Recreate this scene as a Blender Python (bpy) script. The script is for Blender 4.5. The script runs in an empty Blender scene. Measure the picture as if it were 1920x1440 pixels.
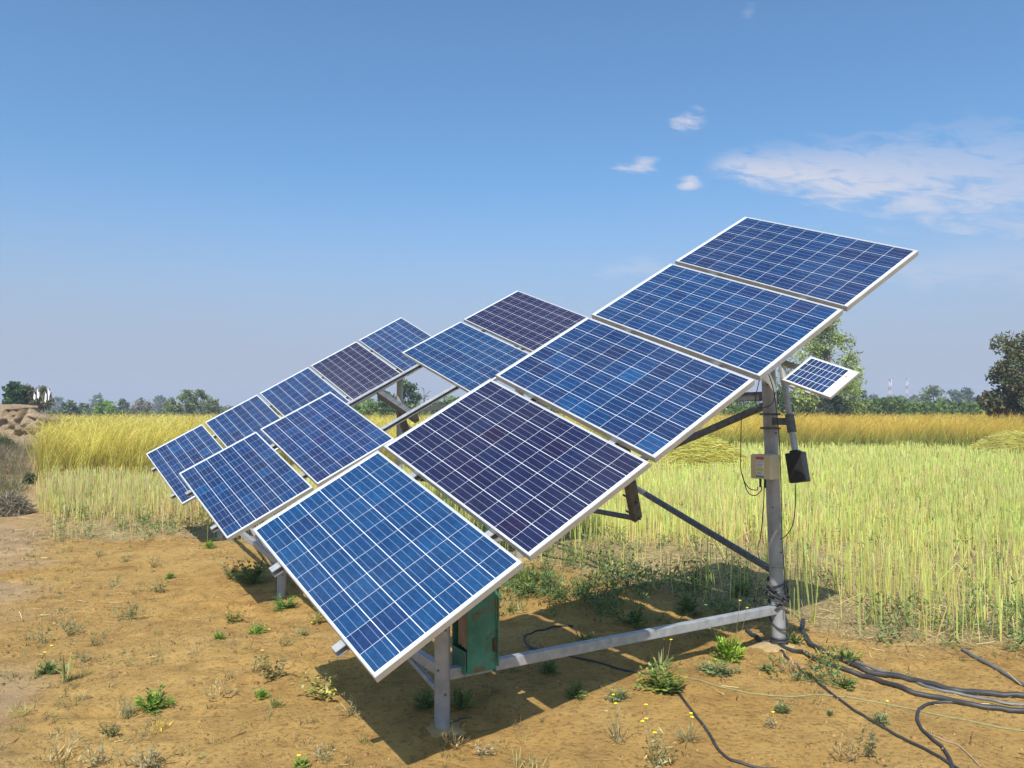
import bpy, bmesh, math, random
import numpy as np
from mathutils import Matrix, Vector

# ------------------------------------------------------------------ camera, sky, sun, exposure
SC = bpy.context.scene
COL = SC.collection
F_PX, H_CAM, PITCH = 1451.0, 2.0, math.atan(50 / 1451.0)
cam_d = bpy.data.cameras.new('camera')
cam = bpy.data.objects.new('camera', cam_d); COL.objects.link(cam)
cam_d.sensor_width = 36.0
cam_d.lens = 36.0 * F_PX / 1920.0
cam_d.clip_start, cam_d.clip_end = 0.05, 6000
cam.location = (0, 0, H_CAM)
cam.rotation_euler = (math.pi / 2 + PITCH, 0, 0)
SC.camera = cam

SUN_DX, SUN_DY = 0.14, 0.79          # shadow shift per metre of height (right, forward)
sun_el = math.atan(1 / math.hypot(SUN_DX, SUN_DY))
sun_d = bpy.data.lights.new('sun', 'SUN')
sun_d.energy = 4.9; sun_d.angle = math.radians(0.53); sun_d.color = (1.0, 0.945, 0.86)
sun = bpy.data.objects.new('sun', sun_d); COL.objects.link(sun)
sun.rotation_euler = Vector((SUN_DX, SUN_DY, -1.0)).to_track_quat('-Z', 'Y').to_euler()
sun.location = (-3, -12, 18)
SC.view_settings.view_transform = 'Standard'
SC.view_settings.look = 'None'
SC.view_settings.gamma = 1.0
SC.view_settings.exposure = 0.27
SC.view_settings.use_curve_mapping = False
SC.cycles.max_bounces = 6
SC.cycles.diffuse_bounces = 3
SC.cycles.glossy_bounces = 3
SC.cycles.transparent_max_bounces = 8
SC.cycles.volume_bounces = 0
SC.cycles.use_denoising = True

W = bpy.data.worlds.new('World'); SC.world = W; W.use_nodes = True
wt = W.node_tree; wt.nodes.clear()
def wn(t, **k):
    n = wt.nodes.new(t)
    for a, b in k.items(): setattr(n, a, b)
    return n
def wset(sock, v):
    if hasattr(v, 'is_linked') or hasattr(v, 'links'): wt.links.new(v, sock)
    else: sock.default_value = v
def wm(op, a, b=None, c=None, clamp=False):
    n = wn('ShaderNodeMath', operation=op, use_clamp=clamp)
    wset(n.inputs[0], a)
    if b is not None: wset(n.inputs[1], b)
    if c is not None: wset(n.inputs[2], c)
    return n.outputs[0]
sky = wn('ShaderNodeTexSky', sky_type='NISHITA')
sky.sun_disc = False
sky.sun_elevation = sun_el
sky.sun_rotation = math.atan2(-SUN_DX, -SUN_DY)
sky.altitude = 0; sky.air_density = 1.0; sky.dust_density = 2.1; sky.ozone_density = 3.0
# thin cirrus: direction -> azimuth / elevation in degrees, soft streaks
tc = wn('ShaderNodeTexCoord'); sep = wn('ShaderNodeSeparateXYZ')
wt.links.new(tc.outputs['Generated'], sep.inputs[0])
AZ = wm('MULTIPLY', wm('ARCTAN2', sep.outputs[0], sep.outputs[1]), 57.2958)
EL = wm('MULTIPLY', wm('ARCSINE', sep.outputs[2]), 57.2958)
cmb = wn('ShaderNodeCombineXYZ')
wset(cmb.inputs[0], wm('MULTIPLY', AZ, 0.34)); wset(cmb.inputs[1], wm('ADD', wm('MULTIPLY', EL, 1.15), wm('MULTIPLY', AZ, 0.20)))
nz = wn('ShaderNodeTexNoise'); nz.inputs['Scale'].default_value = 1.0; nz.inputs['Detail'].default_value = 7
nz.inputs['Roughness'].default_value = 0.62; nz.inputs['Distortion'].default_value = 0.5
wt.links.new(cmb.outputs[0], nz.inputs['Vector'])
NO = nz.outputs['Fac']
def smooth(x, a, b):
    n = wn('ShaderNodeMapRange', interpolation_type='SMOOTHSTEP')
    wset(n.inputs['Value'], x); n.inputs['From Min'].default_value = a; n.inputs['From Max'].default_value = b
    return n.outputs[0]
def streak(az0, el0, az1, el1, w0, w1, fade0, fade1, gain):
    s = wm('DIVIDE', wm('SUBTRACT', AZ, az0), az1 - az0)
    sc_ = wm('MAXIMUM', s, 0.0)
    ec = wm('ADD', wm('MULTIPLY', sc_, el1 - el0), el0)
    wd = wm('ADD', wm('MULTIPLY', sc_, w1 - w0), w0)
    wob = wm('MULTIPLY', wm('SUBTRACT', NO, 0.5), 3.4)
    d = wm('ABSOLUTE', wm('ADD', wm('DIVIDE', wm('SUBTRACT', EL, ec), wd), wob))
    m = wm('MULTIPLY', smooth(d, 1.5, -0.1), smooth(NO, 0.18, 0.60))
    e = wm('MULTIPLY', smooth(AZ, az0 - fade0, az0 + fade0), smooth(AZ, az1 + fade1, az1 - fade1))
    return wm('MULTIPLY', wm('MULTIPLY', m, e), gain)
def puff(az, el, ra, re, gain):
    a = wm('DIVIDE', wm('SUBTRACT', AZ, az), ra); b = wm('DIVIDE', wm('SUBTRACT', EL, el), re)
    r = wm('SQRT', wm('ADD', wm('MULTIPLY', a, a), wm('MULTIPLY', b, b)))
    r = wm('ADD', r, wm('MULTIPLY', wm('SUBTRACT', NO, 0.5), 4.2))
    return wm('MULTIPLY', smooth(r, 1.4, -0.2), gain)
masks = [streak(15.2, 17.2, 36.0, 13.6, 0.7, 3.6, 1.5, 16.0, 0.85),
         streak(24.0, 9.4, 40.0, 9.0, 0.9, 2.0, 3.0, 14.0, 0.30),
         puff(13.1, 20.3, 1.0, 0.65, 0.85), puff(13.1, 16.1, 0.9, 0.55, 0.85), puff(9.6, 17.5, 1.5, 0.5, 0.75),
         puff(9.2, 10.3, 2.6, 0.7, 0.22), puff(17.3, 26.6, 0.5, 0.4, 0.2)]
tot = masks[0]
for m in masks[1:]: tot = wm('MAXIMUM', tot, m)
mixc = wn('ShaderNodeMix', data_type='RGBA')
wset(mixc.inputs[0], tot)
tint = wn('ShaderNodeMix', data_type='RGBA', blend_type='MULTIPLY')       # camera white balance of the blue
tint.inputs[0].default_value = 1.0; tint.inputs[7].default_value = (0.73, 1.05, 1.21, 1)
wt.links.new(sky.outputs[0], tint.inputs[6])
hzm = wn('ShaderNodeMix', data_type='RGBA')                              # layer of dusty air all round the horizon
wset(hzm.inputs[0], wm('MULTIPLY', smooth(EL, 18.0, 0.5), 0.88))
wt.links.new(tint.outputs[2], hzm.inputs[6]); hzm.inputs[7].default_value = (2.95, 3.06, 3.90, 1)
wt.links.new(hzm.outputs[2], mixc.inputs[6]); mixc.inputs[7].default_value = (5.0, 4.9, 5.4, 1)
bg = wn('ShaderNodeBackground'); bg.inputs[1].default_value = 0.123
wt.links.new(mixc.outputs[2], bg.inputs[0])
wo = wn('ShaderNodeOutputWorld'); wt.links.new(bg.outputs[0], wo.inputs[0])

# ------------------------------------------------------------------ helpers
rnd = random.Random(7)
RNG = np.random.default_rng(11)
def ray(px, py):
    x, y = (px - 960) / F_PX, (720 - py) / F_PX
    c, s = math.cos(PITCH), math.sin(PITCH)
    return Vector((x, c - s * y, s + c * y))
def at_y(px, py, Y):
    d = ray(px, py); return Vector((0, 0, H_CAM)) + d * (Y / d.y)
def hsh(ix, iy, seed):
    n = (ix * 374761393 + iy * 668265263 + seed * 144665) & 0x7fffffff
    n = ((n ^ (n >> 13)) * 1274126177) & 0x7fffffff
    return ((n ^ (n >> 16)) & 0xffff) / 65535.0
def vnoise(x, y, seed=0):
    x = np.asarray(x, float); y = np.asarray(y, float)
    ix = np.floor(x).astype(np.int64); iy = np.floor(y).astype(np.int64)
    fx = x - ix; fy = y - iy; fx = fx * fx * (3 - 2 * fx); fy = fy * fy * (3 - 2 * fy)
    a = hsh(ix, iy, seed); b = hsh(ix + 1, iy, seed); c = hsh(ix, iy + 1, seed); d = hsh(ix + 1, iy + 1, seed)
    return (a * (1 - fx) + b * fx) * (1 - fy) + (c * (1 - fx) + d * fx) * fy - 0.5
def sstep(x, a, b):
    t = np.clip((np.asarray(x, float) - a) / (b - a), 0, 1); return t * t * (3 - 2 * t)
EDGE = [(-40, 26.0), (-9.0, 13.2), (-7.3, 12.5), (-5.2, 12.6), (-3.0, 11.8), (-0.6, 10.4), (0.55, 9.95), (1.25, 9.0), (1.7, 8.3), (2.35, 7.45), (2.9, 6.9), (3.25, 6.55), (3.9, 6.45), (4.2, 6.3), (9.0, 5.2), (40, 3.0)]
EX = np.array([e[0] for e in EDGE]); EY = np.array([e[1] for e in EDGE])
def in_field(x, y):                 # metres beyond the edge of the field (positive inside)
    return np.asarray(y, float) - np.interp(x, EX, EY)
def path_off(x, y):                 # metres right of the dirt path's right-hand border
    return (np.asarray(x, float) + 0.60 * np.asarray(y, float) + 0.25) * 0.857
def ground(x, y):
    x = np.asarray(x, float); y = np.asarray(y, float)
    z = -0.10 * sstep(y, 5.2, 8.6) * sstep(x, 1.2, -1.5)
    po = path_off(x, y)
    z = z + 0.45 * sstep(-po, 0.7, 2.6) * sstep(y, 12, 17) * sstep(y, 60, 45)
    near = sstep(y, 40, 15)
    z = z + near * (0.05 * vnoise(x * 0.6, y * 0.6, 1) + 0.030 * vnoise(x * 1.9, y * 1.9, 2))
    fine = sstep(y, 20, 9)
    p = 0.35 + 0.65 * sstep(vnoise(x * 0.8, y * 0.8, 9), -0.15, 0.25)
    z = z + fine * p * (0.040 * vnoise(x * 4.7, y * 6.1, 3) + 0.032 * vnoise(x * 10.7, y * 12.7, 4) + 0.016 * np.abs(vnoise(x * 19, y * 19, 14)))
    return z
def gz(x, y): return float(ground(x, y))
def on_ground(px, py, lift=0.0):
    d = ray(px, py); z = 0.0
    for _ in range(6):
        k = (z - H_CAM) / d.z; p = Vector((0, 0, H_CAM)) + d * k; z = gz(p.x, p.y)
    return Vector((p.x, p.y, z + lift))

def tag(o, label=None, cat=None, group=None, kind=None):
    if label: o['label'] = label
    if cat: o['category'] = cat
    if group: o['group'] = group
    if kind: o['kind'] = kind
    return o
def empty(name, loc):
    o = bpy.data.objects.new(name, None); COL.objects.link(o); o.location = loc; o.empty_display_size = 0.1
    return o
def npmesh(name, V, Q, mat, col=None, smooth=False, parent=None, T=None):
    """V (n,3); Q (m,4) quads and/or T (k,3) tris; col (n,3) vertex colour"""
    me = bpy.data.meshes.new(name)
    V = np.asarray(V, np.float32).reshape(-1, 3)
    Q = np.zeros((0, 4), np.int32) if Q is None else np.asarray(Q, np.int32).reshape(-1, 4)
    T = np.zeros((0, 3), np.int32) if T is None else np.asarray(T, np.int32).reshape(-1, 3)
    me.vertices.add(len(V)); me.vertices.foreach_set('co', V.ravel())
    me.loops.add(Q.size + T.size); me.loops.foreach_set('vertex_index', np.concatenate([Q.ravel(), T.ravel()]))
    n = len(Q) + len(T); me.polygons.add(n)
    st = np.concatenate([np.arange(len(Q)) * 4, len(Q) * 4 + np.arange(len(T)) * 3]).astype(np.int32)
    me.polygons.foreach_set('loop_start', st)
    me.polygons.foreach_set('loop_total', np.concatenate([np.full(len(Q), 4), np.full(len(T), 3)]).astype(np.int32))
    if smooth: me.polygons.foreach_set('use_smooth', np.ones(n, bool))
    if col is not None:
        ca = me.color_attributes.new('col', 'FLOAT_COLOR', 'POINT')
        c4 = np.ones((len(V), 4), np.float32); c4[:, :3] = col
        ca.data.foreach_set('color', c4.ravel())
    me.update(calc_edges=True)
    me.materials.append(mat)
    o = bpy.data.objects.new(name, me); COL.objects.link(o)
    if parent: o.parent = parent
    return o
class MB:
    def __init__(s): s.v = []; s.f = []; s.m = []; s.sm = []
    def add(s, vs, fs, mi=0, smooth=False):
        b = len(s.v); s.v += [tuple(v) for v in vs]
        for f in fs: s.f.append([i + b for i in f]); s.m.append(mi); s.sm.append(smooth)
    def box(s, c, sx, sy, sz, M=None, mi=0, bev=0.0):
        if bev > 0:
            bm = bmesh.new(); bmesh.ops.create_cube(bm, size=1.0)
            for v in bm.verts: v.co = Vector((v.co.x * sx, v.co.y * sy, v.co.z * sz))
            bmesh.ops.bevel(bm, geom=bm.edges[:], offset=bev, segments=2, affect='EDGES', profile=0.6)
            bm.verts.index_update()
            vs = [v.co + Vector(c) for v in bm.verts]; fs = [[v.index for v in f.verts] for f in bm.faces]; bm.free()
        else:
            vs = [Vector((c[0] + sx * a / 2, c[1] + sy * b / 2, c[2] + sz * d / 2)) for d in (-1, 1) for b in (-1, 1) for a in (-1, 1)]
            fs = [(0, 2, 3, 1), (4, 5, 7, 6), (0, 1, 5, 4), (2, 6, 7, 3), (0, 4, 6, 2), (1, 3, 7, 5)]
        if M is not None: vs = [M @ v for v in vs]
        s.add(vs, fs, mi); return s
    def tube(s, pts, r, n=8, mi=0, cap=True, smooth=True):
        pts = [Vector(p) for p in pts]; rs = r if isinstance(r, (list, tuple)) else [r] * len(pts)
        base = len(s.v); up = Vector((0.13, 0.21, 0.97)); fr = None; vs = []; fs = []
        for i, p in enumerate(pts):
            t = (pts[min(i + 1, len(pts) - 1)] - pts[max(i - 1, 0)]).normalized()
            if fr is None:
                fr = t.cross(up); fr = fr.normalized() if fr.length > 1e-4 else Vector((1, 0, 0))
            fr = (fr - t * fr.dot(t)).normalized(); b = t.cross(fr)
            for k in range(n):
                a = 2 * math.pi * k / n; vs.append(p + (fr * math.cos(a) + b * math.sin(a)) * rs[i])
        for i in range(len(pts) - 1):
            for k in range(n):
                k2 = (k + 1) % n; fs.append((i * n + k, i * n + k2, (i + 1) * n + k2, (i + 1) * n + k))
        s.add(vs, fs, mi, smooth)
        if cap:
            L = (len(pts) - 1) * n
            s.add(vs[:n], [list(range(n))[::-1]], mi); s.add(vs[L:L + n], [list(range(n))], mi)    # caps keep their own vertices
        return s
    def beam(s, a, b, w, h, side=None, bev=0.006, mi=0):
        """rectangular bar from a to b, w across, h high"""
        a = Vector(a); b = Vector(b); t = (b - a); L = t.length; t.normalize()
        up = Vector(side) if side is not None else Vector((0, 0, 1))
        x = t.cross(up)
        if x.length < 1e-3: x = t.cross(Vector((0, 1, 0)))
        x.normalize(); z = x.cross(t)
        M = Matrix((x, t, z)).transposed().to_4x4(); M.translation = (a + b) / 2
        return s.box((0, 0, 0), w, L, h, M, mi, bev)
    def prism(s, poly, a, b, x, z, mi=0):
        """2-D polygon in axes x,z swept from a to b"""
        a, b, x, z = Vector(a), Vector(b), Vector(x), Vector(z); n = len(poly)
        vs = [a + x * p[0] + z * p[1] for p in poly] + [b + x * p[0] + z * p[1] for p in poly]
        fs = [(i, (i + 1) % n, n + (i + 1) % n, n + i) for i in range(n)] + [list(range(n))[::-1], list(range(n, 2 * n))]
        s.add(vs, fs, mi); return s
    def mesh(s, name, mats, off=None):
        me = bpy.data.meshes.new(name)
        off = Vector(off) if off is not None else Vector((0, 0, 0))
        me.from_pydata([tuple(Vector(v) - off) for v in s.v], [], s.f)
        for m in (mats if isinstance(mats, (list, tuple)) else [mats]): me.materials.append(m)
        me.polygons.foreach_set('material_index', s.m); me.polygons.foreach_set('use_smooth', s.sm)
        bm = bmesh.new(); bm.from_mesh(me); bmesh.ops.recalc_face_normals(bm, faces=bm.faces[:]); bm.to_mesh(me); bm.free()
        me.update(); return me
    def build(s, name, mats, parent=None, off=None):
        if off is None and parent is not None: off = parent.location
        o = bpy.data.objects.new(name, s.mesh(name, mats, off)); COL.objects.link(o)
        if parent is not None: o.parent = parent
        return o

# ------------------------------------------------------------------ materials
def newmat(name):
    m = bpy.data.materials.new(name); m.use_nodes = True
    return m, m.node_tree, m.node_tree.nodes['Principled BSDF']
def node(nt, t, **k):
    n = nt.nodes.new(t)
    for a, b in k.items(): setattr(n, a, b)
    return n
def noise(nt, scale, detail=4, rough=0.55, vec=None, dist=0.0):
    n = node(nt, 'ShaderNodeTexNoise'); n.inputs['Scale'].default_value = scale; n.inputs['Detail'].default_value = detail
    n.inputs['Roughness'].default_value = rough; n.inputs['Distortion'].default_value = dist
    if vec is not None: nt.links.new(vec, n.inputs['Vector'])
    return n.outputs['Fac']
def ramp(nt, fac, stops):
    n = node(nt, 'ShaderNodeValToRGB'); e = n.color_ramp.elements
    while len(e) < len(stops): e.new(0.5)
    for i, (p, c) in enumerate(stops): e[i].position = p; e[i].color = (*c, 1) if len(c) == 3 else c
    nt.links.new(fac, n.inputs[0]); return n.outputs[0]
def mix(nt, fac, a, b, mode='MIX'):
    n = node(nt, 'ShaderNodeMix', data_type='RGBA', blend_type=mode)
    for s, v in ((n.inputs[0], fac), (n.inputs[6], a), (n.inputs[7], b)):
        if hasattr(v, 'links'): nt.links.new(v, s)
        else: s.default_value = v if not isinstance(v, tuple) else (*v, 1)[:4]
    return n.outputs[2]
def bump(nt, b, h, strength=0.4, dist=0.02):
    n = node(nt, 'ShaderNodeBump'); n.inputs['Strength'].default_value = strength; n.inputs['Distance'].default_value = dist
    nt.links.new(h, n.inputs['Height']); nt.links.new(n.outputs[0], b.inputs['Normal']); return n
def pos(nt): return node(nt, 'ShaderNodeNewGeometry').outputs['Position']
def simple(name, c1, c2, scale=20, rough=0.6, metal=0.0, bmp=0.0, spec=0.5, detail=5):
    m, nt, b = newmat(name)
    tcn = node(nt, 'ShaderNodeTexCoord').outputs['Object']
    nf = noise(nt, scale, detail, 0.6, tcn)
    nt.links.new(ramp(nt, nf, [(0.32, c1), (0.68, c2)]), b.inputs['Base Color'])
    b.inputs['Roughness'].default_value = rough; b.inputs['Metallic'].default_value = metal
    b.inputs['Specular IOR Level'].default_value = spec
    if bmp: bump(nt, b, noise(nt, scale * 3, 4, 0.6, tcn), bmp, 0.01)
    return m
M = {}
M['frame'] = simple('anodised_aluminium', (0.50, 0.495, 0.48), (0.60, 0.595, 0.58), 9, 0.40, 0.35, 0.03)
M['steel'] = simple('galvanised_steel', (0.29, 0.30, 0.31), (0.42, 0.43, 0.44), 14, 0.5, 0.3, 0.06)
M['post_steel'] = simple('weathered_galvanised_pipe', (0.25, 0.255, 0.26), (0.42, 0.425, 0.43), 5, 0.5, 0.25, 0.08, 0.5, 8)
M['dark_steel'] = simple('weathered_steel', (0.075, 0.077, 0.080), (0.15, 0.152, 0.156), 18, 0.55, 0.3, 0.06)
M['silver'] = simple('solder_silver', (0.22, 0.28, 0.42), (0.30, 0.36, 0.50), 30, 0.45, 0.0)
M['black'] = simple('black_plastic', (0.012, 0.012, 0.014), (0.022, 0.022, 0.024), 30, 0.42, 0, 0.05)
M['rubber'] = simple('black_rubber', (0.02, 0.02, 0.022), (0.055, 0.052, 0.05), 9, 0.55, 0, 0.15)
M['cream'] = simple('cream_enclosure', (0.56, 0.48, 0.29), (0.63, 0.55, 0.35), 8, 0.5, 0, 0.02)
M['white'] = simple('white_sheet', (0.74, 0.74, 0.74), (0.80, 0.80, 0.80), 12, 0.45)
M['label_red'] = simple('label_red', (0.50, 0.09, 0.03), (0.55, 0.11, 0.04), 20, 0.5)
M['label_white'] = simple('label_white', (0.62, 0.62, 0.64), (0.70, 0.70, 0.72), 20, 0.5)
M['label_yellow'] = simple('label_yellow', (0.52, 0.48, 0.05), (0.60, 0.54, 0.08), 20, 0.5)
M['label_green'] = simple('label_green', (0.05, 0.24, 0.16), (0.07, 0.28, 0.20), 20, 0.5)
M['label_grey'] = simple('label_print', (0.22, 0.22, 0.24), (0.28, 0.28, 0.30), 20, 0.5)
M['concrete'] = simple('soil_cement', (0.34, 0.235, 0.10), (0.45, 0.32, 0.16), 9, 0.95, 0, 0.8, 0.1)
M['wood'] = simple('weathered_board', (0.28, 0.19, 0.12), (0.40, 0.29, 0.20), 14, 0.85, 0, 0.2, 0.2)
M['bark'] = simple('bark', (0.09, 0.065, 0.045), (0.17, 0.13, 0.095), 6, 0.95, 0, 0.5, 0.1)
M['greenhose'] = simple('straw_green_rope', (0.19, 0.18, 0.075), (0.30, 0.27, 0.12), 30, 0.75, 0, 0.2)
M['greypipe'] = simple('grey_pipe', (0.09, 0.09, 0.093), (0.17, 0.167, 0.165), 10, 0.5, 0, 0.1)
M['cloth'] = simple('white_cloth', (0.78, 0.78, 0.78), (0.84, 0.84, 0.84), 5, 0.9)
M['flower'] = simple('yellow_petals', (0.75, 0.60, 0.02), (0.85, 0.72, 0.04), 30, 0.7, 0, 0, 0.2)
M['redpaint'] = simple('red_paint', (0.45, 0.08, 0.05), (0.5, 0.1, 0.06), 2, 0.6)
M['whitepaint'] = simple('white_paint', (0.74, 0.74, 0.74), (0.8, 0.8, 0.8), 2, 0.6)
# green painted enclosure with rust
def add_rust(m, amount):
    nt = m.node_tree; b = nt.nodes['Principled BSDF']; l = b.inputs['Base Color'].links[0]; src = l.from_socket
    p = node(nt, 'ShaderNodeTexCoord').outputs['Object']
    f = ramp(nt, noise(nt, 7, 9, 0.68, p, 0.4), [(amount, (0, 0, 0)), (amount + .12, (.75, .75, .75))])
    nt.links.new(mix(nt, f, src, (0.16, 0.085, 0.04)), b.inputs['Base Color'])
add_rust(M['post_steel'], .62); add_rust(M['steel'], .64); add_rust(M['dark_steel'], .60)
def mk_green():
    m, nt, b = newmat('teal_paint_rusted'); p = node(nt, 'ShaderNodeTexCoord').outputs['Object']
    paint = ramp(nt, noise(nt, 5, 5, 0.6, p), [(0.35, (0.020, 0.15, 0.095)), (0.7, (0.06, 0.27, 0.19))])
    rust = ramp(nt, noise(nt, 30, 4, 0.6, p), [(0.3, (0.06, 0.05, 0.03)), (0.7, (0.16, 0.11, 0.06))])
    f = ramp(nt, noise(nt, 6.5, 8, 0.65, p, 0.6), [(0.50, (0, 0, 0)), (0.60, (0.9, 0.9, 0.9))])
    nt.links.new(mix(nt, f, paint, rust), b.inputs['Base Color']); b.inputs['Roughness'].default_value = 0.5
    bump(nt, b, noise(nt, 22, 5, 0.6, p), 0.2, 0.01); return m
M['green'] = mk_green()
# polycrystalline cell: per-object colour, crystal grains, glass coat
def mk_cell():
    m, nt, b = newmat('polycrystalline_cell')
    oi = node(nt, 'ShaderNodeObjectInfo'); p = node(nt, 'ShaderNodeTexCoord').outputs['Object']
    add = node(nt, 'ShaderNodeVectorMath', operation='ADD'); nt.links.new(p, add.inputs[0])
    sc_ = node(nt, 'ShaderNodeVectorMath', operation='SCALE'); nt.links.new(oi.outputs['Location'], sc_.inputs[0]); sc_.inputs['Scale'].default_value = 7.3
    nt.links.new(sc_.outputs[0], add.inputs[1])
    vo = node(nt, 'ShaderNodeTexVoronoi'); vo.inputs['Scale'].default_value = 55; nt.links.new(add.outputs[0], vo.inputs['Vector'])
    sepc = node(nt, 'ShaderNodeSeparateColor'); nt.links.new(vo.outputs['Color'], sepc.inputs[0])
    g = ramp(nt, sepc.outputs[0], [(0.0, (0.80, 0.80, 0.84)), (1.0, (1.22, 1.20, 1.16))])
    cloudy = ramp(nt, noise(nt, 9, 3, 0.5, add.outputs[0]), [(0.3, (0.82, 0.84, 0.88)), (0.7, (1.15, 1.12, 1.1))])
    c = mix(nt, 1.0, mix(nt, 1.0, oi.outputs['Color'], g, 'MULTIPLY'), cloudy, 'MULTIPLY')
    # a thin film of field dust
    dust = ramp(nt, noise(nt, 1.3, 6, 0.6, pos(nt)), [(0.40, (0.0,) * 3), (0.75, (0.030,) * 3)])
    c = mix(nt, dust, c, (0.45, 0.38, 0.28))
    nt.links.new(c, b.inputs['Base Color'])
    b.inputs['Roughness'].default_value = 0.5; b.inputs['Specular IOR Level'].default_value = 0.2
    b.inputs['Coat Weight'].default_value = 0.55; b.inputs['Coat Roughness'].default_value = 0.06; b.inputs['Coat IOR'].default_value = 1.38
    return m
M['cell'] = mk_cell()
def mk_back():
    m, nt, b = newmat('white_backsheet_under_glass')
    b.inputs['Base Color'].default_value = (0.62, 0.66, 0.72, 1); b.inputs['Roughness'].default_value = 0.5
    b.inputs['Coat Weight'].default_value = 0.55; b.inputs['Coat Roughness'].default_value = 0.06; b.inputs['Coat IOR'].default_value = 1.38
    return m
M['backsheet'] = mk_back()
# vegetation with vertex colour
def mk_veg(name, translucent=0.3, var=0.25, nscale=3.0):
    m, nt, b = newmat(name); nt.nodes.remove(b)
    a = node(nt, 'ShaderNodeVertexColor', layer_name='col')
    v = ramp(nt, noise(nt, nscale, 3, 0.5, pos(nt)), [(0.3, (1 - var,) * 3), (0.7, (1 + var,) * 3)])
    c = mix(nt, 1.0, a.outputs[0], v, 'MULTIPLY')
    d = node(nt, 'ShaderNodeBsdfDiffuse'); t = node(nt, 'ShaderNodeBsdfTranslucent'); g = node(nt, 'ShaderNodeBsdfGlossy')
    g.inputs['Roughness'].default_value = 0.5; g.inputs['Color'].default_value = (0.8, 0.8, 0.8, 1)
    nt.links.new(c, d.inputs[0]); nt.links.new(c, t.inputs[0])
    ms = node(nt, 'ShaderNodeMixShader'); ms.inputs[0].default_value = translucent
    nt.links.new(d.outputs[0], ms.inputs[1]); nt.links.new(t.outputs[0], ms.inputs[2])
    m2 = node(nt, 'ShaderNodeMixShader'); m2.inputs[0].default_value = 0.03
    nt.links.new(ms.outputs[0], m2.inputs[1]); nt.links.new(g.outputs[0], m2.inputs[2])
    nt.links.new(m2.outputs[0], nt.nodes['Material Output'].inputs[0]); return m
M['leaf'] = mk_veg('leaf', 0.3, 0.2, 6)
M['tree_leaf'] = mk_veg('tree_leaf', 0.28, 0.25, 0.5)
M['straw'] = mk_veg('straw', 0.3, 0.10, 1.2)
M['crop'] = mk_veg('ripe_crop', 0.28, 0.2, 0.35)
# ground
def mk_ground():
    m, nt, b = newmat('ochre_soil'); p = pos(nt)
    z = node(nt, 'ShaderNodeVertexColor', layer_name='col'); sp = node(nt, 'ShaderNodeSeparateColor'); nt.links.new(z.outputs[0], sp.inputs[0])
    big = noise(nt, 0.55, 5, 0.6, p); mid = noise(nt, 3.2, 6, 0.65, p, 0.4); fin = noise(nt, 26, 6, 0.7, p); grit = noise(nt, 120, 3, 0.7, p)
    base = ramp(nt, mid, [(0.28, (0.235, 0.134, 0.043)), (0.5, (0.375, 0.222, 0.066)), (0.74, (0.475, 0.300, 0.098))])
    base = mix(nt, ramp(nt, big, [(0.40, (0, 0, 0)), (0.70, (0.6, 0.6, 0.6))]), base, (0.51, 0.338, 0.122))
    base = mix(nt, ramp(nt, fin, [(0.36, (0.8,) * 3), (0.49, (0, 0, 0))]), base, (0.175, 0.100, 0.042))
    base = mix(nt, ramp(nt, grit, [(0.66, (0,) * 3), (0.78, (0.35,) * 3)]), base, (0.50, 0.34, 0.14))
    field = ramp(nt, fin, [(0.34, (0.14, 0.092, 0.04)), (0.5, (0.30, 0.225, 0.105)), (0.66, (0.50, 0.41, 0.20))])
    pathc = ramp(nt, mid, [(0.3, (0.29, 0.195, 0.115)), (0.7, (0.43, 0.305, 0.185))])
    wild = ramp(nt, mid, [(0.3, (0.14, 0.11, 0.05)), (0.7, (0.27, 0.22, 0.11))])
    c = mix(nt, sp.outputs[0], base, field); c = mix(nt, sp.outputs[1], c, pathc); c = mix(nt, sp.outputs[2], c, wild)
    nt.links.new(c, b.inputs['Base Color']); b.inputs['Roughness'].default_value = 0.95; b.inputs['Specular IOR Level'].default_value = 0.1
    add = node(nt, 'ShaderNodeMath', operation='MULTIPLY_ADD'); nt.links.new(grit, add.inputs[0]); add.inputs[1].default_value = 0.25; nt.links.new(fin, add.inputs[2])
    bump(nt, b, add.outputs[0], 0.8, 0.035); return m
M['ground'] = mk_ground()
def mk_bank():
    m, nt, b = newmat('eroded_clay'); p = pos(nt)
    c = ramp(nt, noise(nt, 0.9, 7, 0.65, p), [(0.3, (0.37, 0.26, 0.145)), (0.7, (0.60, 0.45, 0.28))])
    nt.links.new(c, b.inputs['Base Color']); b.inputs['Roughness'].default_value = 0.95; b.inputs['Specular IOR Level'].default_value = 0.1
    bump(nt, b, noise(nt, 4.5, 8, 0.7, p), 1.0, 0.45); return m
M['clay'] = mk_bank()

# ------------------------------------------------------------------ ground, path, bank
def axis(lo, f0, f1, hi, step, grow):
    a = list(np.arange(f0, f1 + 1e-6, step)); s = step
    while a[-1] < hi: s *= grow; a.append(min(a[-1] + s, hi))
    s = step
    while a[0] > lo: s *= grow; a.insert(0, max(a[0] - s, lo))
    return np.array(a)
gx = axis(-1500, -7.5, 6.5, 1500, 0.045, 1.13); gy = axis(-60, 2.6, 12.5, 3000, 0.045, 1.10)
XX, YY = np.meshgrid(gx, gy); ZZ = ground(XX, YY)
fld = in_field(XX, YY) + 0.7 * vnoise(XX * 1.4, YY * 1.4, 5); po = path_off(XX, YY) + 0.8 * vnoise(XX * 1.1, YY * 1.1, 6)
cz = np.zeros((XX.size, 3))
fw = sstep(fld, -0.15, 0.6) * sstep(po, -0.2, 0.6)
cz[:, 0] = (fw * (1 - sstep(YY, 150, 220))).ravel()
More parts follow.
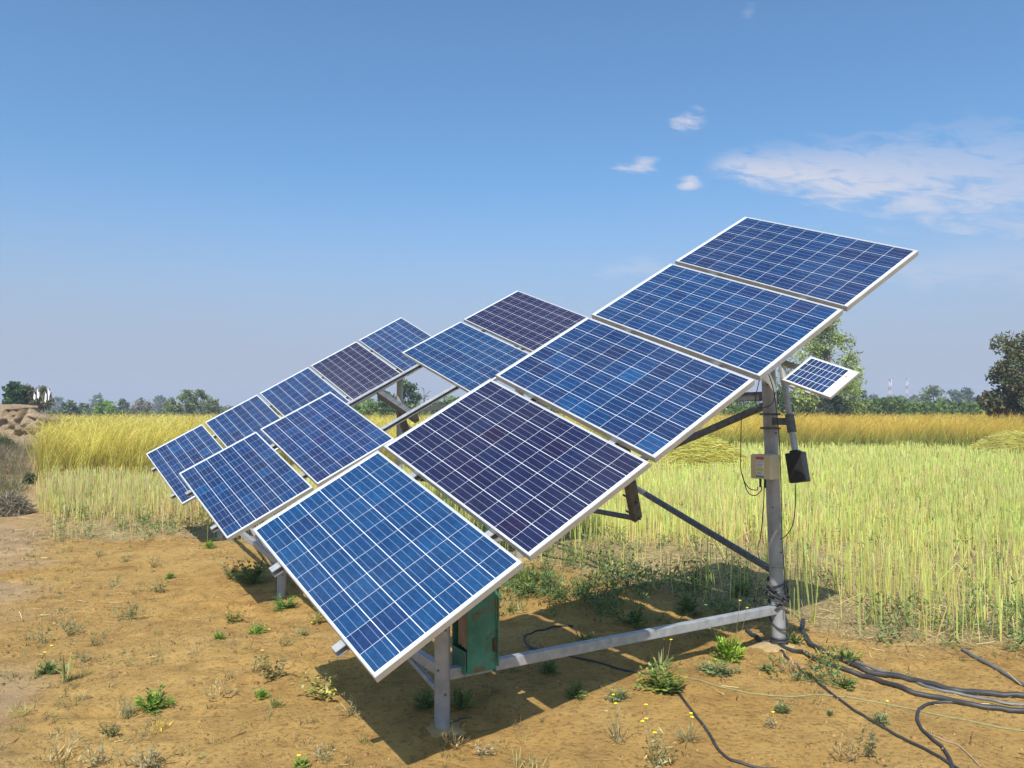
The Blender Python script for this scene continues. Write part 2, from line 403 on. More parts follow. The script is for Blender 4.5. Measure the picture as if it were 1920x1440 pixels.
cz[:, 1] = (0.75 * sstep(po, 0.25, -0.35) * (1 - sstep(po, -0.4, -1.1) * sstep(YY, 13, 16))).ravel()
cz[:, 2] = np.clip(sstep(po, -0.5, -1.2) * sstep(YY, 13, 16) + sstep(YY, 150, 220), 0, 1).ravel()
nx, ny = len(gx), len(gy); I = np.arange(nx * ny).reshape(ny, nx)
Q = np.stack([I[:-1, :-1], I[:-1, 1:], I[1:, 1:], I[1:, :-1]], -1).reshape(-1, 4)
tag(npmesh('ground', np.stack([XX, YY, ZZ], -1), Q, M['ground'], cz, smooth=True), kind='structure')

# eroded clay bank at the far left: a gullied face under a flat top
s_ = np.linspace(0, 1, 420); prof = np.array([(-1.5, -0.4), (-0.4, 0.15), (0.7, 0.42), (1.25, 0.62), (1.36, 0.9), (1.44, 1.25), (1.50, 1.6), (1.56, 1.95), (1.66, 2.16), (2.1, 2.25), (3.2, 2.28), (5, 2.34), (9, 2.35), (16, 2.1), (26, 0.9), (34, -0.5)])
NP = 72; pt = np.linspace(0, len(prof) - 1, NP); pr = np.stack([np.interp(pt, np.arange(len(prof)), prof[:, k]) for k in (0, 1)], -1)
SS, PP = np.meshgrid(s_, np.arange(NP)); bx = -62 + 37 * SS; yo = pr[PP, 0]; zo = pr[PP, 1]
by = 44.0 + 5 * vnoise(bx * 0.12, 0 * bx, 21) + 4 * sstep(bx, -28, -25)
w_ = bx + 0.35 * vnoise(bx * 1.3, zo * 2.2, 27)
gul = np.maximum(sstep(np.abs(vnoise(w_ * 0.62, 0 * bx + 3.3, 22)), 0.13, 0.02), 0.7 * sstep(np.abs(vnoise(w_ * 1.35, 0 * bx + 9.1, 26)), 0.11, 0.02))
g2 = vnoise(bx * 2.6, zo * 3.0, 23); g3 = vnoise(bx * 6.0, zo * 7.0, 29)
face = sstep(zo, 0.35, 0.8) * sstep(yo, 5.0, 1.7)
hs = (1 - 0.97 * sstep(bx, -28.6, -24.6)) * (1 + 0.14 * vnoise(bx * 0.3, yo * 0.2, 24))
by2 = by + yo + face * (gul * 1.7 + g2 * 0.6 + g3 * 0.35)
bx = bx - 0.64 * np.maximum(yo - 2, 0)
bz = zo * hs + (0.16 * vnoise(bx * 0.9, by2 * 0.9, 25) + 0.12 * vnoise(bx * 2.9, by2 * 2.9, 28)) * (zo > 0)
J = np.arange(SS.size).reshape(SS.shape)
Qb = np.stack([J[:-1, :-1], J[:-1, 1:], J[1:, 1:], J[1:, :-1]], -1).reshape(-1, 4)
tag(npmesh('clay_bank', np.stack([bx, by2, bz], -1), Qb, M['clay'], smooth=False), kind='structure')

# ------------------------------------------------------------------ solar arrays
PW, PH = 1.65, 0.99
ARR = {
 'F': ((0.6156, -0.7087, -0.3446), (0.7575, 0.4117, 0.5067), (-1.7086, 5.1247, 1.2191), 0.0526),
 'M': ((0.6091, -0.715, -0.3432), (0.7678, 0.423, 0.4812), (-3.8991, 9.0834, 1.2692), 0.0567),
 'B': ((0.6442, -0.6358, -0.4253), (0.754, 0.4344, 0.4927), (-6.0587, 12.8317, 1.2857), 0.0527)}
AM = {}
for k, (u, v, t, g) in ARR.items():
    u = Vector(u).normalized(); v = Vector(v); v = (v - u * v.dot(u)).normalized(); n = u.cross(v)
    m4 = Matrix((u, v, n)).transposed().to_4x4(); m4.translation = Vector(t); AM[k] = m4
# shared meshes for a panel (origin at its centre, z = 0 at the top of the frame)
def cell_mesh(w, h, bars, bw):
    mb = MB(); mb.box((0, 0, -0.0019), w, h, 0.0008)
    for b in bars: mb.add([(-w / 2, b * h - bw / 2, -0.0011), (w / 2, b * h - bw / 2, -0.0011), (w / 2, b * h + bw / 2, -0.0011), (-w / 2, b * h + bw / 2, -0.0011)], [(0, 1, 2, 3)], 1)
    return mb.mesh('cell', [M['cell'], M['silver']])
CELL = cell_mesh(0.1557, 0.1558, (-0.32, 0, 0.32), 0.0016)
def frame_mesh(w, h, lip, depth):
    mb = MB(); prof = [(0, 0), (lip, 0), (lip, -0.004), (0.002, -0.004), (0.002, -depth + 0.002), (0.03, -depth + 0.002), (0.03, -depth), (0, -depth)]
    hw, hh = w / 2, h / 2; n = len(prof); corners = [(-1, -1), (1, -1), (1, 1), (-1, 1)]; vs = []
    for cx, cy in corners:
        for d, z in prof: vs.append((cx * (hw - d), cy * (hh - d), z))
    fs = [(c * n + i, c * n + (i + 1) % n, ((c + 1) % 4) * n + (i + 1) % n, ((c + 1) % 4) * n + i) for c in range(4) for i in range(n)]
    mb.add(vs, fs); return mb.mesh('frame', M['frame'])
FRAME = frame_mesh(PW, PH, 0.012, 0.042)
LAM = MB().box((0, 0, -0.0050), PW - 0.006, PH - 0.006, 0.005).mesh('laminate', M['backsheet'])
JBOX = MB().box((0, 0.33, -0.018), 0.12, 0.10, 0.02, bev=0.004).mesh('junction_box', M['black'])
def link(name, me, parent, loc=(0, 0, 0), color=None):
    o = bpy.data.objects.new(name, me); COL.objects.link(o); o.parent = parent; o.location = loc
    if color is not None: o.color = (*color, 1)
    return o
BLUE, MIDB, DARK = (0.005, 0.043, 0.125), (0.005, 0.028, 0.095), (0.0085, 0.011, 0.045)
TONE = {('F', 1): (BLUE, .10), ('F', 2): (DARK, .22), ('F', 3): (MIDB, .40), ('F', 4): ((0.005, 0.033, 0.108), .16), ('F', 5): ((0.005, 0.026, 0.092), .2),
        ('M', 1): (MIDB, .35), ('M', 2): ((0.007, 0.026, 0.095), .35), ('M', 4): ((0.005, 0.034, 0.105), .15), ('M', 5): ((0.013, 0.012, 0.045), .12),
        ('B', 1): (MIDB, .35), ('B', 2): (MIDB, .32), ('B', 3): (MIDB, .3), ('B', 4): ((0.013, 0.012, 0.040), .12), ('B', 5): ((0.006, 0.032, 0.105), .25)}
PDESC = {1: 'lowest panel of the row', 2: 'second panel from the bottom of the row', 3: 'middle panel of the row', 4: 'fourth panel from the bottom of the row', 5: 'topmost panel of the row'}
def add_panels(key, root, panels):
    m4 = AM[key]; gap = ARR[key][3]; rr = random.Random(key)
    for p in panels:
        pc = m4 @ Vector((PW / 2, (p - 1) * (PH + gap) + PH / 2, 0))
        jit = Matrix.Rotation(rr.uniform(-.004, .004), 4, 'Z') @ Matrix.Rotation(rr.uniform(-.006, .006), 4, 'X')
        P = bpy.data.objects.new('solar_panel', LAM); COL.objects.link(P); P.parent = root
        mm = m4.to_3x3().to_4x4() @ jit; mm.translation = pc - root.location
        P.location = mm.to_translation(); P.rotation_euler = mm.to_euler()
        base, var = TONE[(key, p)]
        link('frame', FRAME, P)
        link('junction_box', JBOX, P)
        P['label'] = ('dark purple-blue ' if base[2] < 0.09 else 'bright blue ') + PDESC[p]
        for i in range(10):
            for j in range(6):
                f = rr.gauss(0, 1) * var
                tone = [base[0], base[1] * math.exp(0.55 * f), base[2] * math.exp(0.42 * f)]
                if rr.random() < 0.05: tone = [tone[0] * 1.3, tone[1] * 0.72, tone[2] * 0.82]
                link('cell', CELL, P, ((i - 4.5) * 0.1590, (j - 2.5) * 0.1605, 0), tone)
POST = {}
def foot(p): return Vector((p.x, p.y, gz(p.x, p.y)))
POST['F'] = (on_ground(829, 1366), on_ground(1462, 1210))
for k in 'MB':
    a = AM[k] @ Vector((0.85, 0.985, 0)); b = AM[k] @ Vector((0.62, 4.72, 0))
    POST[k] = (foot(a), foot(b))
def plane_z(key, x, y, off):
    m4 = AM[key]; n = m4.col[2].to_3d(); t = m4.translation + n * off
    return t.z - ((x - t.x) * n.x + (y - t.y) * n.y) / n.z
RAILU = (0.40, 1.27)
CPOLY = [(-.022, -.095), (.03, -.095), (.03, -.087), (-.014, -.087), (-.014, -.053), (.03, -.053), (.03, -.045), (-.022, -.045)]
LEVER = {}
def array_frame(key, root):
    m4 = AM[key]; U, V, N = (m4.col[i].to_3d() for i in range(3)); L = lambda a, b, c: m4 @ Vector((a, b, c))
    top = 5 * PH + 4 * ARR[key][3]
    for ru in RAILU:
        MB().prism(CPOLY, L(ru, -0.065, 0), L(ru, top + 0.02, 0), U, N).build('rail', M['steel'], root)
        for v0 in (0.25, 0.75, 1.3, 1.8, 2.35, 2.85, 3.4, 3.9, 4.45, 4.95):   # panel clamps
            if key == 'M' and 2.0 < v0 < 3.1: continue
            MB().box((ru - 0.045, v0 + 0.02, -0.05), 0.04, 0.035, 0.012, m4).build('clamp', M['frame'], root)
    for v0 in (0.985, 2.51, 4.72):
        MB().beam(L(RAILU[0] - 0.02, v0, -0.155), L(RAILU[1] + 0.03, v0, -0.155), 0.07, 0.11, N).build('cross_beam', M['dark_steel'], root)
    for i, (foot_p, nm) in enumerate(zip(POST[key], ('front', 'rear'))):
        v0 = (0.985, 4.72)[i]
        lean = Vector((-0.10, -0.03, 0)) if (i == 1 and key == 'F') else Vector((0, 0, 0))
        tp = foot_p + lean; tz = plane_z(key, tp.x, tp.y, -0.30)
        topp = Vector((tp.x, tp.y, tz)); bw = 0.100 if i == 0 else 0.118
        base = foot_p - Vector((0, 0, 0.15))
        d = Vector((POST['F'][1].x - POST['F'][0].x, POST['F'][1].y - POST['F'][0].y, 0)).normalized()
        ang = math.atan2(d.y, d.x) + (-0.35 if i else -0.2)
        pm = MB(); pm.tube([base, base.lerp(topp, .5), topp], bw / 2, 28); pm.build('post', M['post_steel'], root)
        for zf, q in ((.30, -1), (.42, 1), (.62, -1), (.75, 1)):
            c = base.lerp(topp, zf); dv = Vector((-.45 * q, -.9, 0)).normalized(); MB().tube([c + dv * (bw / 2 - .004), c + dv * (bw / 2 + .008)], .008, 6).build('bolt', M['dark_steel'], root)
        # pivot fork
        for s in (-1, 1):
            MB().beam(topp - Vector((0, 0, 0.08)) + U * 0.05 * s, topp + N * 0.17 + U * 0.05 * s, 0.012, 0.08, V, bev=0.002).build('pivot_plate', M['dark_steel'], root)
        MB().tube([topp + N * 0.13 - U * 0.08, topp + N * 0.13 + U * 0.08], 0.02, 10).build('pivot_pin', M['dark_steel'], root)
        mb = MB(); n = 18; ctr = Vector((foot_p.x, foot_p.y, gz(foot_p.x, foot_p.y)))
        rr = [(0.17 if i == 0 else 0.26) * (0.75 + 0.6 * rnd.random()) for _ in range(n)]
        ring = lambda f, z: [ctr + Vector((math.cos(6.283 * q / n) * rr[q] * f, math.sin(6.283 * q / n) * rr[q] * f, z)) for q in range(n)]
        vs = ring(1.0, -0.035) + ring(0.7, 0.004) + ring(0.3, 0.016)
        fs = [(a * n + q, a * n + (q + 1) % n, (a + 1) * n + (q + 1) % n, (a + 1) * n + q) for a in (0, 1) for q in range(n)] + [list(range(2 * n, 3 * n))]
        mb.add(vs, fs, 0, True); mb.build('footing', M['concrete'], root)
    f0, r0 = POST[key]
    f1 = f0 + Vector((0, 0, 0.34)); r1 = r0 + Vector((0, 0, 0.31))
    MB().beam(f1, r1, 0.06, 0.07).build('base_bar', M['steel'], root)
    a = L(0.85, 2.51, -0.20); e = a - N * 1.16; LEVER[key] = e
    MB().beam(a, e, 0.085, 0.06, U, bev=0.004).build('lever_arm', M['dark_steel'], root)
    for s in (0.02, 0.2):
        q = e + N * s; MB().tube([q - U * 0.11, q + U * 0.05], 0.009, 6).build('bolt', M['dark_steel'], root)
ROOTS = {}
LAB = {'F': 'front tilted solar array of five blue panels on grey steel posts, nearest the camera',
       'M': 'middle solar array with its third panel missing, showing the bare rails',
       'B': 'rear tilted solar array of five panels, its fourth panel darker, farthest from the camera'}
for key in 'FMB':
    r = empty('solar_array', POST[key][0]); ROOTS[key] = r
    tag(r, LAB[key], 'solar array', 'solar arrays standing in a row at the field edge')
    add_panels(key, r, (1, 2, 4, 5) if key == 'M' else (1, 2, 3, 4, 5)); array_frame(key, r)
for a, b in (('F', 'M'), ('M', 'B')):       # ties between neighbouring arrays belong to the nearer one
    r = ROOTS[a]; fa, ra = POST[a]; fb, rb = POST[b]; Z = lambda p, z: p + Vector((0, 0, z))
    MB().beam(Z(fa, 0.36), Z(fb, 0.36), 0.05, 0.07).build('tie_beam', M['steel'], r)
    MB().beam(Z(fa, 0.21), Z(fb, 0.95), 0.03, 0.035).build('brace', M['steel'], r)
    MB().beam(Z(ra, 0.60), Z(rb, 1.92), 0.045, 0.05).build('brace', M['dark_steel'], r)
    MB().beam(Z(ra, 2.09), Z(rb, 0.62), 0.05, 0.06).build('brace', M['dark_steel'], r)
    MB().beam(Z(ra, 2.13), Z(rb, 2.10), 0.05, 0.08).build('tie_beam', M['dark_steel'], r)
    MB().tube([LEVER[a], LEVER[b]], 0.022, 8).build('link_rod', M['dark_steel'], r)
MB().tube([on_ground(829, 1366, .015)] + [on_ground(829, 1366, .015) + Vector((0.09 + .1 * math.sin(t), 0.05 * math.cos(t), 0.02 + 0.05 * math.sin(t / 2))) for t in np.linspace(0.3, 3.0, 8)], 0.004, 5).build('earth_wire', M['rubber'], ROOTS['F'])

# ------------------------------------------------------------------ things mounted on the front array
fa, ra = POST['F']; bar_d = Vector(((ra - fa).x, (ra - fa).y, 0)).normalized(); bar_n = Vector((bar_d.y, -bar_d.x, 0))
PU, PV, PN = (AM['F'].col[i].to_3d() for i in range(3))
def post_at(z): return ra + Vector((-0.10, -0.03, 0)) * (z / 3.0) + Vector((0, 0, z))
# green box
gb0 = fa + bar_d * 0.235 + Vector((0, 0, 0.36))
gb = empty('green_box', gb0); tag(gb, 'teal green rusty metal box standing on the base bar under the front panels', 'metal box')
GM = Matrix((bar_d, -bar_n, Vector((0, 0, 1)))).transposed().to_4x4(); GM.translation = gb0
def gbox(nm, c, sx, sy, sz, m, bev=0.004): MB().box(c, sx, sy, sz, GM, 0, bev).build(nm, m, gb)
gbox('front_panel', (0.0, -0.085, 0.29), 0.205, 0.012, 0.62, M['green'])
gbox('back_panel', (0.0, 0.11, 0.29), 0.215, 0.012, 0.62, M['green'])
gbox('side_panel', (0.109, 0.012, 0.29), 0.010, 0.20, 0.66, M['green'])
gbox('floor_panel', (0.0, 0.012, -0.012), 0.214, 0.18, 0.012, M['green'])
gbox('side_panel', (-0.108, 0.012, 0.045), 0.010, 0.18, 0.15, M['green'])
for i in range(5): gbox('board', (-0.09 + i * 0.004, -0.055 + i * 0.03, 0.36), 0.014, 0.026, 0.46 - 0.01 * (i % 2), M['wood'], 0.002)
gbox('flange', (0.118, -0.098, 0.30), 0.012, 0.02, 0.60, M['green'])
gbox('hinge', (0.098, -0.098, 0.14), 0.032, 0.014, 0.085, simple('rusty_hinge', (0.05, 0.025, 0.015), (0.09, 0.045, 0.025), 20, 0.8))
# small cream control box
cb_c = at_y(1433, 875, 6.42); cb = empty('control_box', cb_c - Vector((0, 0, 0.10)))
tag(cb, 'small cream control box with a printed label, fixed to the tall rear post', 'control box')
CM = Matrix.Rotation(math.radians(-52), 4, 'Z'); CM.translation = cb_c
def cbox(nm, c, sx, sy, sz, m, par=cb, bev=0.0): return MB().box(c, sx, sy, sz, CM, 0, bev).build(nm, m, par)
cbox('body', (0, 0.02, 0), 0.19, 0.12, 0.20, M['cream'], bev=0.006)
cbox('lid', (0, -0.048, 0), 0.185, 0.018, 0.195, M['cream'], bev=0.005)
lb = cbox('label_plate', (0.0, -0.0585, 0.0), 0.075, 0.003, 0.17, M['label_white'])
def lab(c, sx, sz, m): o = MB().box(c, sx, 0.0016, sz, CM).build('print', m, cb)
lab((0, -0.0605, 0.072), 0.075, 0.024, M['label_red'])
lab((0, -0.0605, -0.022), 0.062, 0.026, M['label_yellow'])
lab((0, -0.0605, -0.077), 0.075, 0.014, M['label_green'])
for zz, ww in ((0.048, 0.055), (0.034, 0.03), (0.02, 0.058), (0.006, 0.04), (-0.046, 0.035), (-0.056, 0.058)):
    lab((-(0.06 - ww) * 0.3, -0.0605, zz), ww, 0.004, M['label_grey'])
for dx in (-0.025, 0.02):
    p0 = CM @ Vector((dx, -0.02, -0.095)); MB().tube([p0, p0 - Vector((0, 0, 0.075))], 0.010, 10).build('cable_gland', M['black'], cb)
for zz in (-0.09, 0.09):
    MB().box((0.0, 0.09, zz), 0.05, 0.03, 0.03, CM, 0, 0.002).build('bracket', M['steel'], cb)
# linear actuator: tube, black gear housing, bracket to the post
act_top = at_y(1466, 688, 6.48); act_bot = at_y(1500, 905, 6.30)
ad = (act_bot - act_top).normalized(); ac = empty('linear_actuator', act_bot)
tag(ac, 'slanted grey actuator tube ending in a black housing beside the tall rear post', 'actuator')
MB().tube([act_top, act_bot - ad * 0.25], 0.026, 14).build('tube', M['steel'], ac)
ax = ad.cross(Vector((0, 1, 0))).normalized(); ay = ax.cross(ad)
ayr = (ay * math.cos(0.75) + ax * math.sin(0.75)); axr = ayr.cross(ad) * -1
AMx = Matrix((axr, ayr, -ad)).transposed().to_4x4(); AMx.translation = act_bot - ad * 0.125
MB().box((0, 0, 0), 0.145, 0.095, 0.245, AMx, 0, 0.012).build('gear_housing', M['black'], ac)
MB().box((0, 0, 0.125), 0.07, 0.07, 0.03, AMx, 0, 0.006).build('collar', M['black'], ac)
q = act_top.lerp(act_bot, 0.48)
pz = post_at(q.z)
MB().beam(pz, q, 0.05, 0.06).build('bracket_arm', M['dark_steel'], ac)
MB().tube([q - ad * 0.06, q + ad * 0.09], 0.036, 12).build('clamp_ring', M['dark_steel'], ac)
for dz in (-0.06, 0.06):
    c = post_at(q.z + dz); MB().beam(c - Vector((0.075, 0, 0)), c + Vector((0.066, 0, 0)), 0.125, 0.018).build('strap', M['dark_steel'], ac)
MB().beam(act_top - ad * 0.05, act_top - ad * 0.05 + PN * 0.25 - PU * 0.05, 0.05, 0.03).build('rod_end', M['dark_steel'], ac)
# small panel carried on an arm from the tilting frame, just outside its right edge
sp_c = at_y(1538, 705, 5.40); spn = empty('small_solar_panel', sp_c)
tag(spn, 'small solar panel with a white strip, on an arm beside the rear post', 'solar panel')
SM = AM['F'].to_3x3().to_4x4(); SM.translation = sp_c
sw, sh = 0.378, 0.347
def smesh(mb, nm, m): return mb.build(nm, m, spn)
smesh(MB().box((0, 0, -0.004), sw - 0.004, sh - 0.004, 0.004, SM), 'backsheet', M['white'])
fm = frame_mesh(sw, sh, 0.010, 0.020).copy(); fm.transform(SM.to_3x3().to_4x4()); fo = bpy.data.objects.new('frame', fm); COL.objects.link(fo); fo.parent = spn
rot = SM.to_euler()
SCELL = cell_mesh(0.0300, 0.0750, (), 0)
for i in range(9):
    for j in range(4):
        o = link('cell', SCELL, spn, SM.to_3x3() @ Vector((-0.156 + i * 0.0325, -0.1185 + j * 0.079, 0.0005)), (0.010, 0.034 * rnd.uniform(.8, 1.25), 0.105 * rnd.uniform(.85, 1.2))); o.rotation_euler = rot
smesh(MB().box((0.142, 0.085, -0.0005), 0.010, 0.026, 0.0014, SM), 'warning_mark', M['label_red'])
smesh(MB().beam(SM @ Vector((-sw / 2 - 0.36, 0.05, -0.036)), SM @ Vector((0.03, 0.05, -0.036)), 0.035, 0.030, PN), 'arm', M['steel'])
smesh(MB().beam(SM @ Vector((-sw / 2 - 0.30, -0.02, -0.064)), SM @ Vector((-sw / 2 - 0.30, 0.12, -0.064)), 0.035, 0.025, PN), 'arm_bracket', M['dark_steel'])
for dx in (-0.10, 0.02): smesh(MB().box((dx, -sh / 2 + 0.004, -0.030), 0.040, 0.028, 0.020, SM), 'clip', M['frame'])

# ------------------------------------------------------------------ cables and hoses
def catmull(pts, n=8):
    P = [Vector(p) for p in pts]; P = [P[0] * 2 - P[1]] + P + [P[-1] * 2 - P[-2]]; out = []
    for i in range(1, len(P) - 2):
        for t in np.linspace(0, 1, n, endpoint=False):
            a, b, c, d = P[i - 1], P[i], P[i + 1], P[i + 2]
            out.append(0.5 * ((2 * b) + (c - a) * t + (2 * a - 5 * b + 4 * c - d) * t * t + (3 * b - a - 3 * c + d) * t ** 3))
    return out + [P[-2]]
def hose(name, label, cat, pix, r, mat, lifts=None, group=None, sides=8):
    pts = [on_ground(x, y) for x, y in pix]
    if lifts: pts = [p + Vector((0, 0, l)) for p, l in zip(pts, lifts)]
    base = pts[len(pts) // 2]; cur = catmull(pts, 10)
    if not lifts:
        cur = [Vector((p.x, p.y, gz(p.x, p.y) + r * 0.75)) for p in cur]
        cur = [cur[max(i - 1, 0)] * 0.25 + cur[i] * 0.5 + cur[min(i + 1, len(cur) - 1)] * 0.25 for i in range(len(cur))]
    o = MB().tube(cur, r, sides).build(name, mat, None, base); o.location = base
    tag(o, label, cat, group); return o
hose('water_hose', 'thick black hose curving from the field edge to the right border', 'hose',
     [(1506, 1166), (1504, 1182), (1512, 1198), (1533, 1219), (1566, 1237), (1612, 1252), (1672, 1270), (1733, 1284), (1793, 1296), (1853, 1304), (1925, 1310), (2010, 1315), (2300, 1322), (2700, 1330)], 0.022, M['rubber'])
hose('water_hose', 'black hose running from the foot of the tall post, lowest of the thick hoses', 'hose',
     [(1400, 1184), (1425, 1199), (1445, 1209), (1482, 1222), (1527, 1238), (1582, 1258), (1618, 1271), (1660, 1284), (1702, 1298), (1763, 1312), (1823, 1325), (1872, 1332), (1925, 1336), (2010, 1342), (2300, 1354), (2700, 1362)], 0.020, M['rubber'])
hose('water_hose', 'short grey-black hose lying between the two thick hoses at the right', 'hose',
     [(1594, 1240), (1640, 1256), (1700, 1274), (1750, 1293), (1808, 1306), (1869, 1317), (1925, 1323), (2010, 1329), (2300, 1337), (2700, 1345)], 0.012, M['greypipe'])
hose('garden_rope', 'thin straw-green rope stretched across the bare soil at the lower right', 'rope',
     [(1222, 1262), (1270, 1268), (1330, 1283), (1400, 1300), (1460, 1306), (1550, 1305), (1620, 1314), (1700, 1329), (1800, 1350), (1920, 1372), (2000, 1385), (2300, 1430), (2600, 1465)], 0.0065, M['greenhose'])
hose('power_cable', 'dark cable running down from the post foot to the bottom right corner', 'cable',
     [(1452, 1213), (1470, 1230), (1500, 1255), (1525, 1273), (1548, 1293), (1590, 1325), (1640, 1357), (1700, 1390), (1755, 1418), (1800, 1446), (1850, 1470), (1990, 1540), (2150, 1600)], 0.010, M['rubber'])
hose('power_cable', 'black cable curving from the lettuce-like weed to the bottom edge', 'cable',
     [(1268, 1292), (1285, 1318), (1305, 1345), (1330, 1378), (1345, 1405), (1370, 1427), (1420, 1442), (1480, 1452), (1620, 1490), (1750, 1560)], 0.009, M['rubber'])
hose('power_cable', 'looped black cable at the lower right, crossing under the straw-green rope', 'cable',
     [(1795, 1319), (1755, 1320), (1728, 1329), (1720, 1345), (1724, 1362), (1745, 1385), (1770, 1408), (1783, 1432), (1788, 1460), (1800, 1530), (1850, 1620)], 0.011, M['rubber'])
hose('grey_pipe', 'straight grey pipe lying on the soil by the stubble at the right edge', 'pipe',
     [(1804, 1220), (1840, 1241), (1880, 1263), (1925, 1290), (1990, 1327)], 0.016, M['greypipe'])
hose('power_cable', 'cable lying in the shade under the front array, ending at the lettuce-like weed', 'cable',
     [(982, 1192), (985, 1205), (1000, 1218), (1040, 1228), (1110, 1240), (1170, 1258), (1222, 1266)], 0.008, M['rubber'])
hose('power_cable', 'thin cable looping over the shaded soil behind the base bar', 'cable',
     [(1075, 1174), (1040, 1176), (1000, 1182), (984, 1196), (990, 1210), (1010, 1220)], 0.008, M['rubber'])
hose('dry_stick', 'pale dry stick lying near the bottom right corner', 'stick',
     [(1730, 1374), (1760, 1385), (1795, 1398), (1812, 1412), (1838, 1438)], 0.006, M['wood'], sides=6)
# cables on the tall post
def wire(label, pts, r=0.004, cat='cable', mat='rubber'):
    c = catmull(pts, 8); b = c[-1]; o = MB().tube(c, r, 6).build('hanging_cable', M[mat], None, b); o.location = b; tag(o, label, cat); return o
wire('thin cable drooping from the brace to the cream control box', [at_y(1390, 780, 6.75), at_y(1389, 840, 6.7), at_y(1390, 885, 6.6), at_y(1402, 913, 6.5), at_y(1418, 919, 6.42), at_y(1421, 913, 6.39)])
wire('thin cable looping under the cream control box', [at_y(1391, 888, 6.55), at_y(1402, 922, 6.45), at_y(1416, 929, 6.4), at_y(1427, 920, 6.37), at_y(1428, 912, 6.37)])
wire('thin cable hanging along the left side of the tall post to its lower wrap', [at_y(1433, 905, 6.4), at_y(1432, 940, 6.45), at_y(1427, 1000, 6.45), at_y(1421, 1030, 6.45), at_y(1428, 1055, 6.45), at_y(1447, 1063, 6.45), at_y(1470, 1065, 6.45)])
wire('thin cable dropping from the black actuator housing to the post', [at_y(1491, 908, 6.3), at_y(1491, 950, 6.33), at_y(1486, 985, 6.4), at_y(1473, 1005, 6.45), at_y(1463, 1011, 6.48)])
wire('black cable running down the right side of the tall post', [at_y(1437, 690, 6.38), at_y(1450, 730, 6.38), at_y(1457, 780, 6.42), at_y(1462, 840, 6.44), at_y(1464, 900, 6.45), at_y(1466, 960, 6.47), at_y(1467, 1020, 6.47), at_y(1473, 1100, 6.48), at_y(1474, 1130, 6.48)])
wire('black cable sagging between the panel corner and the post bracket', [at_y(1424, 712, 6.38), at_y(1417, 745, 6.4), at_y(1420, 762, 6.38), at_y(1435, 764, 6.36), at_y(1449, 755, 6.36), at_y(1454, 735, 6.38)])
coil = []
for t in np.linspace(0, 2 * math.pi * 9.3, 260):
    k = t / (2 * math.pi * 9.3); zc = 0.50 - 0.10 * k + 0.05 * math.sin(t * 0.43) - (0.16 * (k - .72) / .28 if k > .72 else 0)
    c = post_at(zc + (0.075 if k > .5 else 0.03) * math.sin(t + 1.3 * math.sin(t * .17))); rr_ = 0.069 + 0.010 * (1 + math.sin(t * 2.3)) + 0.006 * math.sin(t * .9)
    coil.append(c + Vector((math.cos(t) * rr_, math.sin(t) * rr_, 0)))
o = MB().tube(coil, 0.0085, 6).build('cable_coil', M['rubber'], None, coil[-1]); o.location = coil[-1]; tag(o, 'black cable wound round the tall post above the base bar', 'cable')
coil = [post_at(0.035 + 0.004 * t) + Vector((math.cos(t) * 0.070, math.sin(t) * 0.070, 0.01 * math.sin(t))) for t in np.linspace(0, 12.5, 60)]
o = MB().tube(coil, 0.009, 6).build('cable_coil', M['rubber'], None, coil[0]); o.location = coil[0]; tag(o, 'dark cable wrapped round the very foot of the tall post', 'cable')

# ------------------------------------------------------------------ weeds, each a thing of its own
class Leaves:
    def __init__(s): s.V = []; s.Q = []; s.C = []
    def leaf(s, p, d, L, w, droop, c, twist=None):
        d = Vector(d).normalized(); side = d.cross(Vector((0, 0, 1)))
        if side.length < 1e-3: side = Vector((1, 0, 0))
        side.normalize()
        if twist: side = (side * math.cos(twist) + side.cross(d) * math.sin(twist)).normalized()
        b = len(s.V)
        for f, ww in ((0, 0.18), (0.5, 1.0), (1.0, 0.08)):
            q = p + d * (L * f) + Vector((0, 0, -droop * L * f * f))
            s.V += [q - side * (w * ww / 2), q + side * (w * ww / 2)]
            s.C += [tuple(x * (1.15 + 0.25 * f) for x in c)] * 2
        s.Q += [(b, b + 1, b + 3, b + 2), (b + 2, b + 3, b + 5, b + 4)]
def vary(c, r, a=0.22):
    k = math.exp(r.gauss(0, a)); y = math.exp(abs(r.gauss(0, .28))); return (min(c[0] * k * y, .8), min(c[1] * (.90 if c[1] > c[0] else 1.0) * k * y ** .6, .8), c[2] * k)
WCOL = {'leafy': (0.11, 0.22, 0.03), 'bushy': (0.17, 0.20, 0.045), 'feather': (0.14, 0.19, 0.085), 'grass': (0.26, 0.26, 0.08), 'twig': (0.38, 0.29, 0.15), 'shade': (0.11, 0.18, 0.05), 'onion': (0.15, 0.20, 0.06)}
